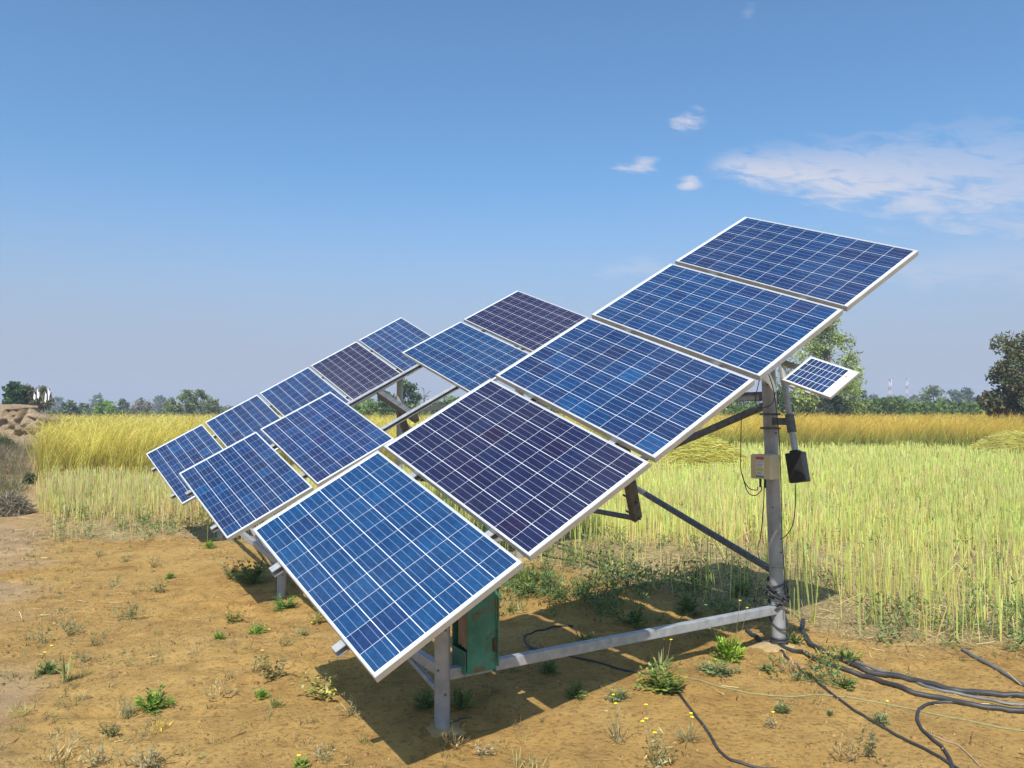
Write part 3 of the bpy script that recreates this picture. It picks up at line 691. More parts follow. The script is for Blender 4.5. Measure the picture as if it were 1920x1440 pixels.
def weed_mesh(kind, R, Hh, seed, col=None):
    r = random.Random(seed); L = Leaves(); c0 = col or WCOL[kind]
    def rd(el0, el1):
        a = r.uniform(0, 6.283); e = r.uniform(el0, el1); return Vector((math.cos(a) * math.cos(e), math.sin(a) * math.cos(e), math.sin(e)))
    if kind in ('leafy', 'shade'):
        for i in range(44):
            d = rd(0.15, 1.25); Ln = R * r.uniform(0.55, 1.1); p = Vector((r.gauss(0, R * .12), r.gauss(0, R * .12), 0))
            dd = Vector((d.x, d.y, d.z * Hh / R * 0.9)); c = vary(c0, r)
            L.leaf(p, dd, Ln * max(0.7, dd.length), R * 0.11, r.uniform(0.1, 0.5), c, r.uniform(-.5, .5))
            for f in (0.45, 0.65, 0.82):
                for sgn in (-1, 1):
                    q = p + dd.normalized() * Ln * f; sd = dd.cross(Vector((0, 0, 1))) * sgn + dd * 0.6
                    L.leaf(q, sd, R * 0.24, R * 0.085, 0.1, c, r.uniform(-.6, .6))
    elif kind in ('bushy', 'feather'):
        ns = 16 if kind == 'bushy' else 11
        for i in range(ns):
            d = rd(0.5, 1.45); Ln = Hh * r.uniform(0.55, 1.1); bend = Vector((d.x, d.y, 0)) * (R / max(Hh, .01)) * 0.6
            p0 = Vector((r.gauss(0, R * .2), r.gauss(0, R * .2), 0)); L.leaf(p0, d, Ln, 0.005, 0.0, (0.2, 0.17, 0.08))
            for k in range(12):
                f = r.uniform(0.12, 1.0); q = p0 + d * Ln * f + bend * Ln * f * f * 0.3
                L.leaf(q, rd(-0.2, 1.1), R * r.uniform(0.16, 0.34), R * (0.13 if kind == 'bushy' else 0.07), r.uniform(0, .4), vary(c0, r), r.uniform(-.8, .8))
    elif kind == 'grass':
        for i in range(46):
            d = rd(0.45, 1.5); L.leaf(Vector((r.gauss(0, R * .25), r.gauss(0, R * .25), 0)), d, Hh * r.uniform(.5, 1.15), 0.006, r.uniform(0, .45), vary(c0, r))
    elif kind == 'onion':
        for i in range(9):
            d = rd(0.8, 1.45); L.leaf(Vector((r.gauss(0, R * .15), r.gauss(0, R * .15), 0)), d, Hh * r.uniform(.6, 1.15), 0.014, r.uniform(0, .35), vary((0.15, 0.20, 0.06), r))
    elif kind == 'twig':
        for i in range(26):
            d = rd(0.3, 1.4); p = Vector((r.gauss(0, R * .3), r.gauss(0, R * .3), 0)); Ln = Hh * r.uniform(.5, 1.1); c = vary(c0, r)
            L.leaf(p, d, Ln, 0.006, r.uniform(-.1, .2), c)
            for k in range(3):
                q = p + d * Ln * r.uniform(.3, .9); L.leaf(q, d + rd(-.3, 1.0) * 0.8, Ln * 0.35, 0.007, .1, c)
    return L
def weed(px, py, wpx, hpx, kind, label, flowers=0, seed=0, col=None, name='weed'):
    p = on_ground(px, py); s = p.y / F_PX; R = wpx * s / 2 * 1.32; Hh = hpx * s * (1.0 if kind in ('grass', 'twig', 'onion') else 1.38)
    L = weed_mesh(kind, R, Hh, seed or int(px * 13 + py), col)
    o = npmesh(name, [tuple(v) for v in L.V], L.Q, M['leaf'], np.array(L.C)); o.location = p - Vector((0, 0, 0.004))
    r = random.Random(px); o.rotation_euler.z = r.uniform(0, 6.28)
    tag(o, label, 'weed' if name == 'weed' else name.replace('_', ' '), 'weeds on the bare soil')
    for k in range(flowers):
        a = r.uniform(0, 6.28); q = Vector((math.cos(a) * R * .7, math.sin(a) * R * .7, Hh * r.uniform(.85, 1.35)))
        st = MB().tube([Vector((q.x * .3, q.y * .3, 0)), q], 0.0018, 4); so = st.build('stem', M['greenhose'], None, Vector((0, 0, 0))); so.parent = o
        fb = MB(); n = 9; rad = 0.012
        vs = [q + Vector((0, 0, 0.006))] + [q + Vector((math.cos(6.283 * i / n) * rad * (1 if i % 2 else .8), math.sin(6.283 * i / n) * rad * (1 if i % 2 else .8), 0.003 * (i % 2))) for i in range(n)] + [q - Vector((0, 0, 0.006))]
        fb.add(vs, [(0, 1 + i, 1 + (i + 1) % n) for i in range(n)] + [(n + 1, 1 + (i + 1) % n, 1 + i) for i in range(n)]); fo_ = fb.build('flower', M['flower'], None, Vector((0, 0, 0))); fo_.parent = o
    return o
weed(605, 1308, 66, 46, 'bushy', 'olive bushy weed at the left edge of the front shadow', col=(0.22, 0.25, 0.07))
weed(288, 1326, 66, 38, 'leafy', 'bright green leafy weed, largest on the bare soil at the left')
weed(240, 1345, 34, 40, 'grass', 'thin grey-green tuft left of the bright leafy weed', col=(0.17, 0.19, 0.09))
weed(130, 1193, 42, 40, 'feather', 'upright grey-green weed, tallest of the group at the left')
weed(80, 1206, 34, 34, 'feather', 'grey-green weed with a yellow flower near the left border', 1)
weed(178, 1211, 26, 26, 'feather', 'small dark weed right of the upright grey-green weed', col=(0.10, 0.15, 0.05))
weed(90, 1262, 44, 28, 'leafy', 'low leafy weed with yellow flowers beside the onion-like plant', 2, col=(0.10, 0.17, 0.05))
weed(124, 1280, 60, 62, 'onion', 'onion-like plant with long arching leaves near the left border')
weed(157, 1242, 22, 24, 'feather', 'small weed just right of the onion-like plant')
weed(242, 1162, 48, 26, 'feather', 'low spreading grey-green weed in mid-left bare soil', col=(0.12, 0.17, 0.07))
weed(300, 1109, 40, 18, 'feather', 'flat grey-green weed below the stubble corner at the left')
weed(213, 1102, 18, 20, 'feather', 'tiny upright weed left of the flat grey-green weed')
weed(290, 1064, 24, 20, 'feather', 'small dark weed on the soil toward the left stubble', col=(0.09, 0.13, 0.05))
weed(318, 1085, 20, 14, 'leafy', 'tiny green weed between two grey-green weeds at the left')
weed(187, 1043, 20, 14, 'feather', 'tiny weed nearest the left stubble edge')
weed(233, 1054, 20, 14, 'feather', 'tiny weed second from the left stubble edge')
weed(392, 1028, 26, 16, 'leafy', 'small green weed just below the middle array shadow')
weed(440, 1166, 34, 22, 'bushy', 'small green weed left of the pale soil patch')
weed(411, 1198, 22, 22, 'leafy', 'single small weed on smooth soil in the left centre')
weed(481, 1188, 34, 18, 'leafy', 'flat green weed below the pale soil patch')
weed(536, 1142, 46, 18, 'leafy', 'dark green rosette weed at the tip of the second shadow', col=(0.07, 0.16, 0.03))
weed(596, 1168, 34, 26, 'bushy', 'weed with a yellow flower peeking from under the lowest panel', 1)
weed(570, 1193, 32, 20, 'feather', 'small weed with yellow flower left of the lowest panel edge', 1)
weed(531, 1212, 24, 22, 'feather', 'small round weed alone left of the lowest panel', col=(0.12, 0.17, 0.05))
weed(512, 1272, 50, 36, 'bushy', 'dense grey-green weed with a yellow flower, left of the olive bush', 1, col=(0.16, 0.17, 0.06))
weed(474, 1258, 34, 30, 'twig', 'faded brown-green weed beside the dense grey-green weed', col=(0.24, 0.21, 0.10))
weed(490, 1308, 30, 18, 'leafy', 'small bright green weed under the dense grey-green weed')
weed(516, 1326, 28, 30, 'grass', 'spiky little weed casting a shadow right of the small bright weed', col=(0.13, 0.19, 0.05))
weed(414, 1306, 40, 40, 'twig', 'faint dry weed in the centre of the left soil', col=(0.27, 0.23, 0.12))
weed(660, 1342, 38, 34, 'feather', 'pale grey weed on the shadow edge below the olive bush', col=(0.26, 0.26, 0.13))
weed(112, 1425, 80, 56, 'twig', 'large dry pale bush in the bottom left corner', col=(0.33, 0.28, 0.16))
weed(206, 1381, 32, 20, 'bushy', 'small dark green weed above the bottom left edge', col=(0.11, 0.14, 0.05))
weed(303, 1368, 40, 30, 'grass', 'yellowish grass tuft below the bright leafy weed', col=(0.32, 0.28, 0.08))
weed(42, 1340, 46, 28, 'grass', 'yellow-green grass tuft on the left border', col=(0.27, 0.26, 0.08))
weed(182, 1438, 50, 44, 'feather', 'grey-green weed at the bottom edge right of the dry bush', col=(0.20, 0.22, 0.12))
weed(280, 1440, 62, 40, 'feather', 'wide grey-green weed cut by the bottom edge', col=(0.20, 0.22, 0.12))
weed(602, 1424, 34, 22, 'feather', 'silvery weed near the bottom edge left of the front shadow', col=(0.27, 0.27, 0.19))
weed(565, 1436, 32, 18, 'leafy', 'small green weed with yellow flower at the bottom edge', 1)
weed(988, 1110, 62, 46, 'leafy', 'green weed in sunlit soil right of the lowest panel', col=(0.13, 0.21, 0.05))
weed(1160, 1116, 54, 62, 'bushy', 'tall dark green weed at the corner of the stubble field', col=(0.09, 0.15, 0.04))
weed(1243, 1292, 92, 46, 'leafy', 'lettuce-like bright weed where the cables meet', col=(0.12, 0.20, 0.045))
weed(1240, 1262, 40, 56, 'onion', 'flowering stalks rising behind the lettuce-like weed', 2, name='flower_stalks')
weed(1368, 1240, 70, 66, 'leafy', 'bright green leafy weed left of the tall post foot', 2, col=(0.15, 0.29, 0.03))
weed(1345, 1262, 60, 22, 'leafy', 'bluish low weed in front of the bright weed by the post', col=(0.13, 0.20, 0.09))
weed(1160, 1311, 44, 18, 'leafy', 'small bluish weed on the sunlit edge of the front shadow', col=(0.14, 0.20, 0.09))
weed(1160, 1396, 30, 56, 'feather', 'upright grey weed with flowers beside it near the bottom edge', 2, col=(0.24, 0.26, 0.14))
weed(1235, 1440, 76, 60, 'feather', 'large grey-green weed with yellow flowers at the bottom edge', 4, col=(0.20, 0.23, 0.11))
weed(1468, 1336, 34, 24, 'leafy', 'small bluish weed just below the straw-green rope', col=(0.15, 0.21, 0.09))
weed(1558, 1342, 18, 18, 'leafy', 'tiny weed below the middle of the straw-green rope', col=(0.15, 0.21, 0.09))
weed(1650, 1356, 34, 26, 'leafy', 'small weed with a yellow flower on the dark cable', 1, col=(0.14, 0.20, 0.09))
weed(1452, 1366, 30, 20, 'feather', 'pale weed with a yellow flower in the lower right soil', 1, col=(0.26, 0.26, 0.16))
weed(1628, 1420, 62, 52, 'feather', 'dark sprawling weed near the bottom right corner', col=(0.13, 0.15, 0.07))
weed(1585, 1425, 50, 36, 'twig', 'dry brownish weed left of the dark sprawling weed', col=(0.22, 0.18, 0.10))
weed(1592, 1242, 46, 34, 'leafy', 'green weed growing behind the thick hoses', col=(0.13, 0.20, 0.05))
weed(1588, 1290, 40, 30, 'leafy', 'green weed in front of the thick hoses', col=(0.13, 0.20, 0.06))
weed(1548, 1246, 36, 26, 'bushy', 'olive weed growing between the thick hoses')
weed(1490, 1206, 36, 26, 'leafy', 'shaded green weed right of the tall post foot', col=(0.10, 0.17, 0.04))
weed(1480, 1262, 40, 34, 'twig', 'dry straw tuft below the tall post foot', col=(0.34, 0.25, 0.16))
weed(1440, 1256, 30, 18, 'leafy', 'little green weed on pale soil below the tall post', col=(0.12, 0.17, 0.06))
weed(800, 1325, 56, 40, 'shade', 'dark weed in the shade left of the short front post')
weed(866, 1325, 50, 40, 'shade', 'dark weed in the shade right of the short front post')
weed(1080, 1305, 50, 30, 'shade', 'low shaded weed under the middle of the base bar')
weed(1030, 1262, 42, 26, 'shade', 'shaded weed just below the base bar near the green box')
weed(1100, 1216, 50, 30, 'shade', 'shaded weed just above the middle of the base bar')
weed(1190, 1172, 60, 40, 'shade', 'shaded bushy weed in the middle of the array shadow')
weed(1290, 1150, 60, 44, 'shade', 'shaded weed with flowers left of the tall post', 3)
weed(1385, 1118, 50, 44, 'shade', 'shaded round weed close behind the diagonal brace')
weed(1300, 1108, 40, 50, 'bushy', 'dark upright weed at the stubble edge in the array shadow', col=(0.09, 0.14, 0.04))
weed(472, 1092, 70, 40, 'shade', 'dark weeds in the shade of the middle array')
weed(432, 1082, 34, 30, 'bushy', 'sunlit weed at the left edge of the middle array shadow', col=(0.16, 0.21, 0.08))
weed(852, 1398, 60, 40, 'twig', 'bare pale twigs beside the foot of the short front post', name='dry_twigs')
weed(912, 1416, 44, 20, 'feather', 'small silvery weed right of the dry twigs', col=(0.26, 0.27, 0.17))
weed(995, 1440, 84, 40, 'grass', 'wide olive grass tuft at the bottom edge in the centre', col=(0.25, 0.24, 0.10))
weed(1290, 1390, 22, 50, 'grass', 'few thin flower stalks right of the upright grey weed', 2, col=(0.26, 0.24, 0.12))

# ------------------------------------------------------------------ scattered litter, clods and grass on the bare soil
def quads_strip(P, D, S, L, Wd, bend, C, seg=2, tipw=0.15, cpow=1.0):
    """n blades: base P, direction D, side S, length L, width Wd, bend vector (n,3) at the tip, colours base/tip (n,2,3)"""
    n = len(P); V = np.zeros((n, (seg + 1) * 2, 3)); CC = np.zeros_like(V)
    for k in range(seg + 1):
        f = k / seg; c = P + D * (L * f)[:, None] + bend * (f * f)
        w = (Wd * (1 - (1 - tipw) * f) / 2)[:, None] * S
        V[:, 2 * k] = c - w; V[:, 2 * k + 1] = c + w
        g_ = f ** cpow; cc = C[:, 0] * (1 - g_) + C[:, 1] * g_; CC[:, 2 * k] = cc; CC[:, 2 * k + 1] = cc
    b = (np.arange(n) * (seg + 1) * 2)[:, None]; q = np.concatenate([b + np.array([[2 * k, 2 * k + 1, 2 * k + 3, 2 * k + 2]]) for k in range(seg)], 0)
    return V.reshape(-1, 3), q, CC.reshape(-1, 3)
def unit(a): return a / np.maximum(np.linalg.norm(a, axis=1, keepdims=True), 1e-9)
def join(parts):
    V, Q, C, o = [], [], [], 0
    for v, q, c in parts: V.append(v); Q.append(q + o); C.append(c); o += len(v)
    return np.concatenate(V), np.concatenate(Q), np.concatenate(C)
def cvar(base, n, a=0.18, hue=0.08):
    k = np.exp(RNG.normal(0, a, (n, 1))); h = np.exp(RNG.normal(0, hue, (n, 3))); return np.clip(np.array(base) * k * h, 0, 0.8)
def scatter(n, x0, x1, y0, y1): return RNG.uniform(x0, x1, n), RNG.uniform(y0, y1, n)
# straw bits
x, y = scatter(60000, -14, 13, 2.8, 22); fi = in_field(x, y); po = path_off(x, y)
pr_ = np.where(fi > -0.25, 0.95, 0.06 + 0.35 * np.exp(np.minimum(fi, 0) / 0.5) + 0.40 * (vnoise(x * 0.9, y * 0.9, 31) + .5 * vnoise(x * 3, y * 3, 32) > 0.2)) * (po > -0.3) * (np.abs(x) < 0.75 * y + 2)
kp = RNG.random(len(x)) < pr_; x, y = x[kp], y[kp]; n = len(x)
a = RNG.uniform(0, 6.283, n); e = np.abs(RNG.normal(0, 0.18, n)); D = np.stack([np.cos(a) * np.cos(e), np.sin(a) * np.cos(e), np.sin(e)], -1)
S = unit(np.cross(D, np.array([[0, 0, 1.0]]) + RNG.normal(0, .5, (n, 3))))
L_ = RNG.uniform(0.03, 0.20, n) * np.where(in_field(x, y) > 0, 1.5, 0.7); P = np.stack([x, y, ground(x, y) + 0.006], -1)
c = cvar((0.55, 0.42, 0.21), n, 0.25); dk = (RNG.random(n) < .4) & (in_field(x, y) < .1); c[dk] = cvar((0.17, 0.10, 0.045), dk.sum(), .3); Vs = quads_strip(P, D, S, L_, RNG.uniform(.003, .007, n), RNG.normal(0, .02, (n, 3)) * L_[:, None] * 3, np.stack([c, c], 1), 1, .8)
tag(npmesh('straw_litter', Vs[0], Vs[1], M['straw'], Vs[2]), 'loose dry straw scattered over the soil and stubble', 'straw', kind='stuff')
# clods and pebbles
x, y = scatter(22000, -9, 7, 2.8, 13); fi = in_field(x, y)
kp = (RNG.random(len(x)) < 0.12 + 0.8 * (vnoise(x * 0.7, y * 0.7, 33) > 0.08)) & (fi < 0.6); x, y = x[kp], y[kp]; n = len(x)
r_ = np.exp(RNG.normal(math.log(0.0065), 0.55, n)).clip(.002, .024); oct_ = np.array([(1, 0, 0), (0, 1, 0), (-1, 0, 0), (0, -1, 0), (0, 0, 1.0), (.7, .7, .55), (-.7, .6, .5), (-.6, -.7, .6), (.7, -.7, .5)])
V = oct_[None] * r_[:, None, None] * RNG.uniform(.6, 1.3, (n, 9, 3)); V[:, :4, 2] = -0.3 * r_[:, None]; V += np.stack([x, y, ground(x, y) + 0.001], -1)[:, None]
tt = np.array([(0, 5, 4), (5, 1, 4), (1, 6, 4), (6, 2, 4), (2, 7, 4), (7, 3, 4), (3, 8, 4), (8, 0, 4), (0, 1, 5), (1, 2, 6), (2, 3, 7), (3, 0, 8)])
T = (np.arange(n) * 9)[:, None, None] + tt[None]; c = cvar((0.37, 0.225, 0.08), n, 0.18, .04)
tag(npmesh('soil_clods', V.reshape(-1, 3), None, M['straw'], np.repeat(c, 9, 0), T=T.reshape(-1, 3)), 'small clods and pebbles strewn over the bare ochre soil', 'clods', kind='stuff')
# sparse low grass and seedlings on the bare soil and along the edges
x, y = scatter(9500, -9, 8, 2.8, 15); fi = in_field(x, y); po = path_off(x, y); nz_ = vnoise(x * 0.9, y * 0.9, 35)
front = sstep(y, 5.2, 3.6)
pr_ = (0.03 + 0.45 * (nz_ > 0.14) * front + 0.28 * (nz_ > 0.2) + 0.5 * np.exp(-np.abs(fi) / 0.35) + 0.6 * np.exp(-np.abs(po - 0.3) / 0.5)) * (fi < 0.8)
kp = RNG.random(len(x)) < pr_; x, y = x[kp], y[kp]; m_ = 12; n = len(x) * m_
X = np.repeat(x, m_) + RNG.normal(0, .022, n); Y = np.repeat(y, m_) + RNG.normal(0, .022, n)
a = RNG.uniform(0, 6.283, n); e = RNG.uniform(0.35, 1.5, n); D = np.stack([np.cos(a) * np.cos(e), np.sin(a) * np.cos(e), np.sin(e)], -1); S = unit(np.cross(D, RNG.normal(0, 1, (n, 3))))
pal = np.array([(0.32, 0.25, 0.12), (0.20, 0.20, 0.07), (0.15, 0.18, 0.07), (0.36, 0.28, 0.13)])[RNG.integers(0, 4, len(x))]
c = np.repeat(pal, m_, 0) * np.exp(RNG.normal(0, .2, (n, 1))); L_ = RNG.uniform(.02, .075, n)
Vs = quads_strip(np.stack([X, Y, ground(X, Y) - .002], -1), D, S, L_, RNG.uniform(.003, .007, n), RNG.normal(0, .012, (n, 3)), np.stack([c * .9, c * 1.1], 1), 2)
tag(npmesh('sparse_grass', Vs[0], Vs[1], M['leaf'], Vs[2]), 'sparse dry grass and seedlings dotted over the bare soil', 'grass', kind='stuff')

# ------------------------------------------------------------------ stubble field
def crop_front(x): return 24.3 + 12.7 * sstep(x, -5.5, 1.0) + 2.2 * vnoise(np.asarray(x) * 0.6, 0 * np.asarray(x), 41) + 1.0 * vnoise(np.asarray(x) * 2.1, 0 * np.asarray(x), 40)
parts = []
for (y0, y1, dens, seg, wd) in ((4.5, 11, 210, 1, 0.0080), (11, 18, 270, 1, 0.0115), (18, 27, 150, 1, 0.017), (27, 44, 75, 1, 0.027)):
    x0, x1 = -0.72 * y1 - 3, 0.72 * y1 + 4; n = int(dens * (x1 - x0) * (y1 - y0))
    if n > 130000: n = 130000
    x, y = scatter(n, x0, x1, y0, y1)
    row = np.abs(((x * 0.94 + y * 0.34) / 0.30) % 1.0 - 0.5)          # seed rows
    fi = in_field(x, y) + 0.5 * vnoise(x * 1.3, y * 1.3, 44); po = path_off(x, y) + 0.4 * vnoise(x, y, 42)
    patch = vnoise(x * 0.45, y * 0.45, 43) + 0.6 * vnoise(x * 1.5, y * 1.5, 47)
    pk = np.clip(0.17 + 0.75 * sstep(fi, 0, 6.0) + 0.25 * sstep(y, 12, 20) + 1.15 * patch, 0.02, 1) * np.where(row > 0.28, 1, 0.35)
    kp = (fi > 0.05) & (po > 0.1) & (y < crop_front(x) + 1.0) & (np.abs(x) < 0.72 * y + 3) & (RNG.random(n) < pk); x, y = x[kp], y[kp]; n = len(x)
    a = RNG.uniform(0, 6.283, n); e = 1.5708 - np.abs(np.where(RNG.random(n) < .18, RNG.normal(0, .55, n), RNG.normal(0, .07, n))); D = np.stack([np.cos(a) * np.cos(e), np.sin(a) * np.cos(e), np.sin(e)], -1)
    L_ = RNG.uniform(.20, .54, n) * (1 + .55 * vnoise(x * .7, y * .7, 46)) * np.where(RNG.random(n) < .12, .55, 1); c = cvar((0.60, 0.68, 0.20), n, .20, .07); dry = RNG.random(n) < .10 + .22 * (vnoise(x * .5, y * .5, 39) > .15) + .5 * sstep(x, -2, -6); c[dry] = cvar((0.68, 0.58, 0.28), dry.sum(), .15)
    P = np.stack([x, y, ground(x, y) - .02], -1); w = np.full(n, wd) * RNG.uniform(.6, 1.3, n)
    S1 = np.stack([np.cos(a + 1.2), np.sin(a + 1.2), 0 * a], -1); S2 = np.stack([-S1[:, 1], S1[:, 0], S1[:, 2]], -1)
    bd = RNG.normal(0, .012, (n, 3)); cc = np.stack([c * np.array([1.0, .86, .8]), c], 1)
    parts.append(quads_strip(P, D, S1, L_, w, bd, cc, 1, .85)); parts.append(quads_strip(P, D, S2, L_, w, bd, cc, 1, .85))
Vs = join(parts)
tag(npmesh('crop_stubble', Vs[0], Vs[1], M['straw'], Vs[2]), 'pale yellow-green stubble stalks of the harvested field', 'stubble', kind='stuff')
# green weeds in the stubble edge
x, y = scatter(11000, -9, 14, 5, 20); fi = in_field(x, y); nz_ = vnoise(x * 0.8, y * 0.8, 45) + .22 * sstep(x, -.3, .6) * sstep(x, 4.2, 2.6) * sstep(y, 12, 9.5)
kp = (fi > -.35 * (x > 0) * (x < 2.6)) & (path_off(x, y) > .3) & (RNG.random(len(x)) < 0.06 + 0.65 * (nz_ > 0.14) * np.exp(-fi / 2.6)); x, y = x[kp], y[kp]; m_ = 26; n = len(x) * m_
X = np.repeat(x, m_) + RNG.normal(0, .045, n); Y = np.repeat(y, m_) + RNG.normal(0, .045, n); hh = np.repeat(RNG.uniform(.08, .34, len(x)), m_) * RNG.uniform(.05, 1, n)
a = RNG.uniform(0, 6.283, n); e = RNG.uniform(-.1, 1.3, n); D = np.stack([np.cos(a) * np.cos(e), np.sin(a) * np.cos(e), np.sin(e)], -1); S = unit(np.cross(D, RNG.normal(0, 1, (n, 3)))); c = cvar((0.15, 0.21, 0.065), n, .3)
Vs = quads_strip(np.stack([X, Y, ground(X, Y) + hh], -1), D, S, RNG.uniform(.03, .085, n), RNG.uniform(.008, .022, n), np.zeros((n, 3)), np.stack([c, c], 1), 2)
tag(npmesh('field_weeds', Vs[0], Vs[1], M['leaf'], Vs[2]), 'green weeds growing among the stubble', 'weeds', kind='stuff')

x, y = scatter(5200, -.6, 2.6, 5.6, 9.6); fi = in_field(x, y); nz_ = vnoise(x * 1.3, y * 1.3, 48) + .5 * vnoise(x * 3.1, y * 3.1, 49)
kp = (fi < .1) & (fi > -2.6) & (RNG.random(len(x)) < .012 + .26 * (nz_ > .18) * np.exp(-np.abs(fi + .6) / 1.1)); x, y = x[kp], y[kp]; m_ = 34; n = len(x) * m_
X = np.repeat(x, m_) + RNG.normal(0, .05, n); Y = np.repeat(y, m_) + RNG.normal(0, .05, n); hh = np.repeat(RNG.uniform(.05, .26, len(x)), m_) * RNG.uniform(.05, 1, n)
a = RNG.uniform(0, 6.283, n); e = RNG.uniform(-.1, 1.3, n); D = np.stack([np.cos(a) * np.cos(e), np.sin(a) * np.cos(e), np.sin(e)], -1); S = unit(np.cross(D, RNG.normal(0, 1, (n, 3)))); c = cvar((0.13, 0.19, 0.06), n, .25)
Vs = quads_strip(np.stack([X, Y, ground(X, Y) + hh], -1), D, S, RNG.uniform(.03, .08, n), RNG.uniform(.008, .02, n), np.zeros((n, 3)), np.stack([c, c], 1), 2)
tag(npmesh('weed_mat', Vs[0], Vs[1], M['leaf'], Vs[2]), 'mat of green weeds in the shade between base bar and stubble', 'weeds', kind='stuff')

# ------------------------------------------------------------------ standing ripe crop
def crop_plants(x, y, nb, seg, wscale, hmean=1.66):
    n0 = len(x); n = n0 * nb; H = (RNG.normal(hmean, .13, n0) + .22 * vnoise(x * .45, y * .45, 53) + .16 * vnoise(x * 1.6, y * 1.6, 54)).clip(1.2, 1.98); X = np.repeat(x, nb); Y = np.repeat(y, nb); HH = np.repeat(H, nb)
    lean = np.repeat(RNG.normal(0.13, .13, n0), nb); la = np.repeat(RNG.normal(0.25, .9, n0), nb)
    f = np.repeat(np.arange(nb)[None] / nb, n0, 0).ravel() + RNG.uniform(0, 1.0 / nb, n)
    start = HH * np.where(f < .35, 0.0, 0.18 + 0.50 * (f - .35) / .65) * RNG.uniform(.8, 1.1, n)
    a = RNG.uniform(0, 6.283, n); sp = np.where(f < .35, .10, RNG.uniform(.15, .55, n))
    D = unit(np.stack([np.cos(a) * sp + lean * np.cos(la) * 1.1, np.sin(a) * sp + lean * np.sin(la), np.ones(n)], -1))
    twig = (f > .55) & (RNG.random(n) < .6); start = np.where(twig, HH * RNG.uniform(.55, .95, n), start)
    L = np.where(twig, HH * RNG.uniform(.10, .24, n), (HH - start) * RNG.uniform(.72, 1.12, n)); D = np.where(twig[:, None], unit(D + np.stack([np.cos(a), np.sin(a), 0 * a], -1) * RNG.uniform(.3, 1.1, (n, 1))), D)
    P = np.stack([X + RNG.normal(0, .03, n) + lean * np.cos(la) * start, Y + RNG.normal(0, .03, n) + lean * np.sin(la) * start, ground(X, Y) + start], -1)
    S = unit(np.cross(D, RNG.normal(0, 1, (n, 3)))); bend = np.stack([RNG.normal(.13, .17, n), RNG.normal(0, .15, n), -np.abs(RNG.normal(.08, .09, n))], -1) * L[:, None]
    lf = np.repeat(sstep(x, 2, -5), nb)[:, None]; low = cvar((0.25, 0.31, 0.070), n, .25, .09) * (1 - lf) + cvar((0.46, 0.42, 0.10), n, .25, .09) * lf; gold = np.where((RNG.random(n) < .45)[:, None], cvar((0.84, 0.58, 0.115), n, .24, .06), cvar((0.80, 0.60, 0.120), n, .24, .06))
    red = np.repeat(np.clip(sstep(x, 2, 16) + vnoise(x * .12, y * .12, 51), 0, 1), nb)[:, None]; gold = gold * (1 - red * np.array([.04, .24, .40]))
    pv_ = np.repeat(np.exp(RNG.normal(0, .16, (n0, 1))), nb, 0); gold = np.clip(gold * pv_, 0, .8); c0 = np.where((start / HH < .42)[:, None], low, .45 * low + .55 * gold); c1 = gold
    w = RNG.uniform(.008, .018, n) * wscale
    return quads_strip(P, D, S, L, w, bend, np.stack([c0, c1], 1), seg, .2, 1.5)
def crop_mask(x, y, d0, d1, yb):
    cf = crop_front(x); return (y > cf + d0) & (y < cf + d1) & (y < yb) & (path_off(x, y) > .1 + .6 * vnoise(x * .4, y * .4, 52)) & (np.abs(x) < .72 * y + 5)
parts = []
for d0, d1, dens, nb, seg, ws in ((-.2, 3.5, 17, 34, 2, .9), (3.5, 9, 6.5, 20, 2, 1.2), (9, 26, 3.2, 11, 1, 1.8), (26, 75, 1.5, 8, 1, 3.0)):
    x, y = scatter(int(dens * 140 * 90), -62, 78, 22, 112); kp = crop_mask(x, y, d0, d1, 112); x, y = x[kp], y[kp]
    if len(x) > 9000: sel = RNG.choice(len(x), 9000, replace=False); x, y = x[sel], y[sel]
    parts.append(crop_plants(x, y, nb, seg, ws))
Vs = join(parts)
tag(npmesh('standing_crop', Vs[0], Vs[1], M['crop'], Vs[2]), 'tall golden ripe crop standing behind the stubble', 'crop', kind='stuff')
# cut sheaves heaped on the stubble
def sheaf_pile(px, py, wm_, hm_, label, seed, Y=None):
    p = on_ground(px, py); n = 5200; r = np.random.default_rng(seed); th = r.uniform(0, 6.283, n); rad = np.sqrt(r.random(n)) * .5
    lx = np.cos(th) * rad * wm_; ly = np.sin(th) * rad * wm_ * .8; top = hm_ * (1 - (2 * rad) ** 2).clip(0) ** .6
    lz = top * np.where(r.random(n) < .75, r.uniform(.85, 1.0, n), r.random(n))
    ang = r.normal(.12, .22, n); dirn = np.sign(r.random(n) - .35); slope = -1.1 * lx / wm_ * dirn
    D = unit(np.stack([dirn * np.cos(ang), np.sin(ang) * .5 - .15, slope * 1.0 + r.normal(.03, .12, n)], -1)); L = r.uniform(.5, 1.1, n)
    S = unit(np.cross(D, r.normal(0, 1, (n, 3)))); c = np.clip(np.array([(0.70, 0.60, 0.12)]) * np.exp(r.normal(0, .25, (n, 1))) * np.exp(r.normal(0, .1, (n, 3))), 0, .7)
    bend = np.stack([np.zeros(n), np.zeros(n), -r.uniform(.1, .35, n)], -1) * L[:, None]
    v, q, cc = quads_strip(np.stack([lx, ly, lz], -1) - D * (L * .5)[:, None] + np.array([[0, 0, .05]]), D, S, L, r.uniform(.008, .018, n), bend, np.stack([c * .8, c], 1), 2, .4)
    o = npmesh('sheaf_pile', v, q, M['crop'], cc); o.location = p; tag(o, label, 'sheaf pile', 'heaps of cut crop on the stubble')
sheaf_pile(1305, 884, 3.3, 1.15, 'heap of cut yellow-green crop on the stubble left of the tall post', 3)
sheaf_pile(1908, 856, 3.6, 1.05, 'heap of cut crop on the stubble at the right border', 4)

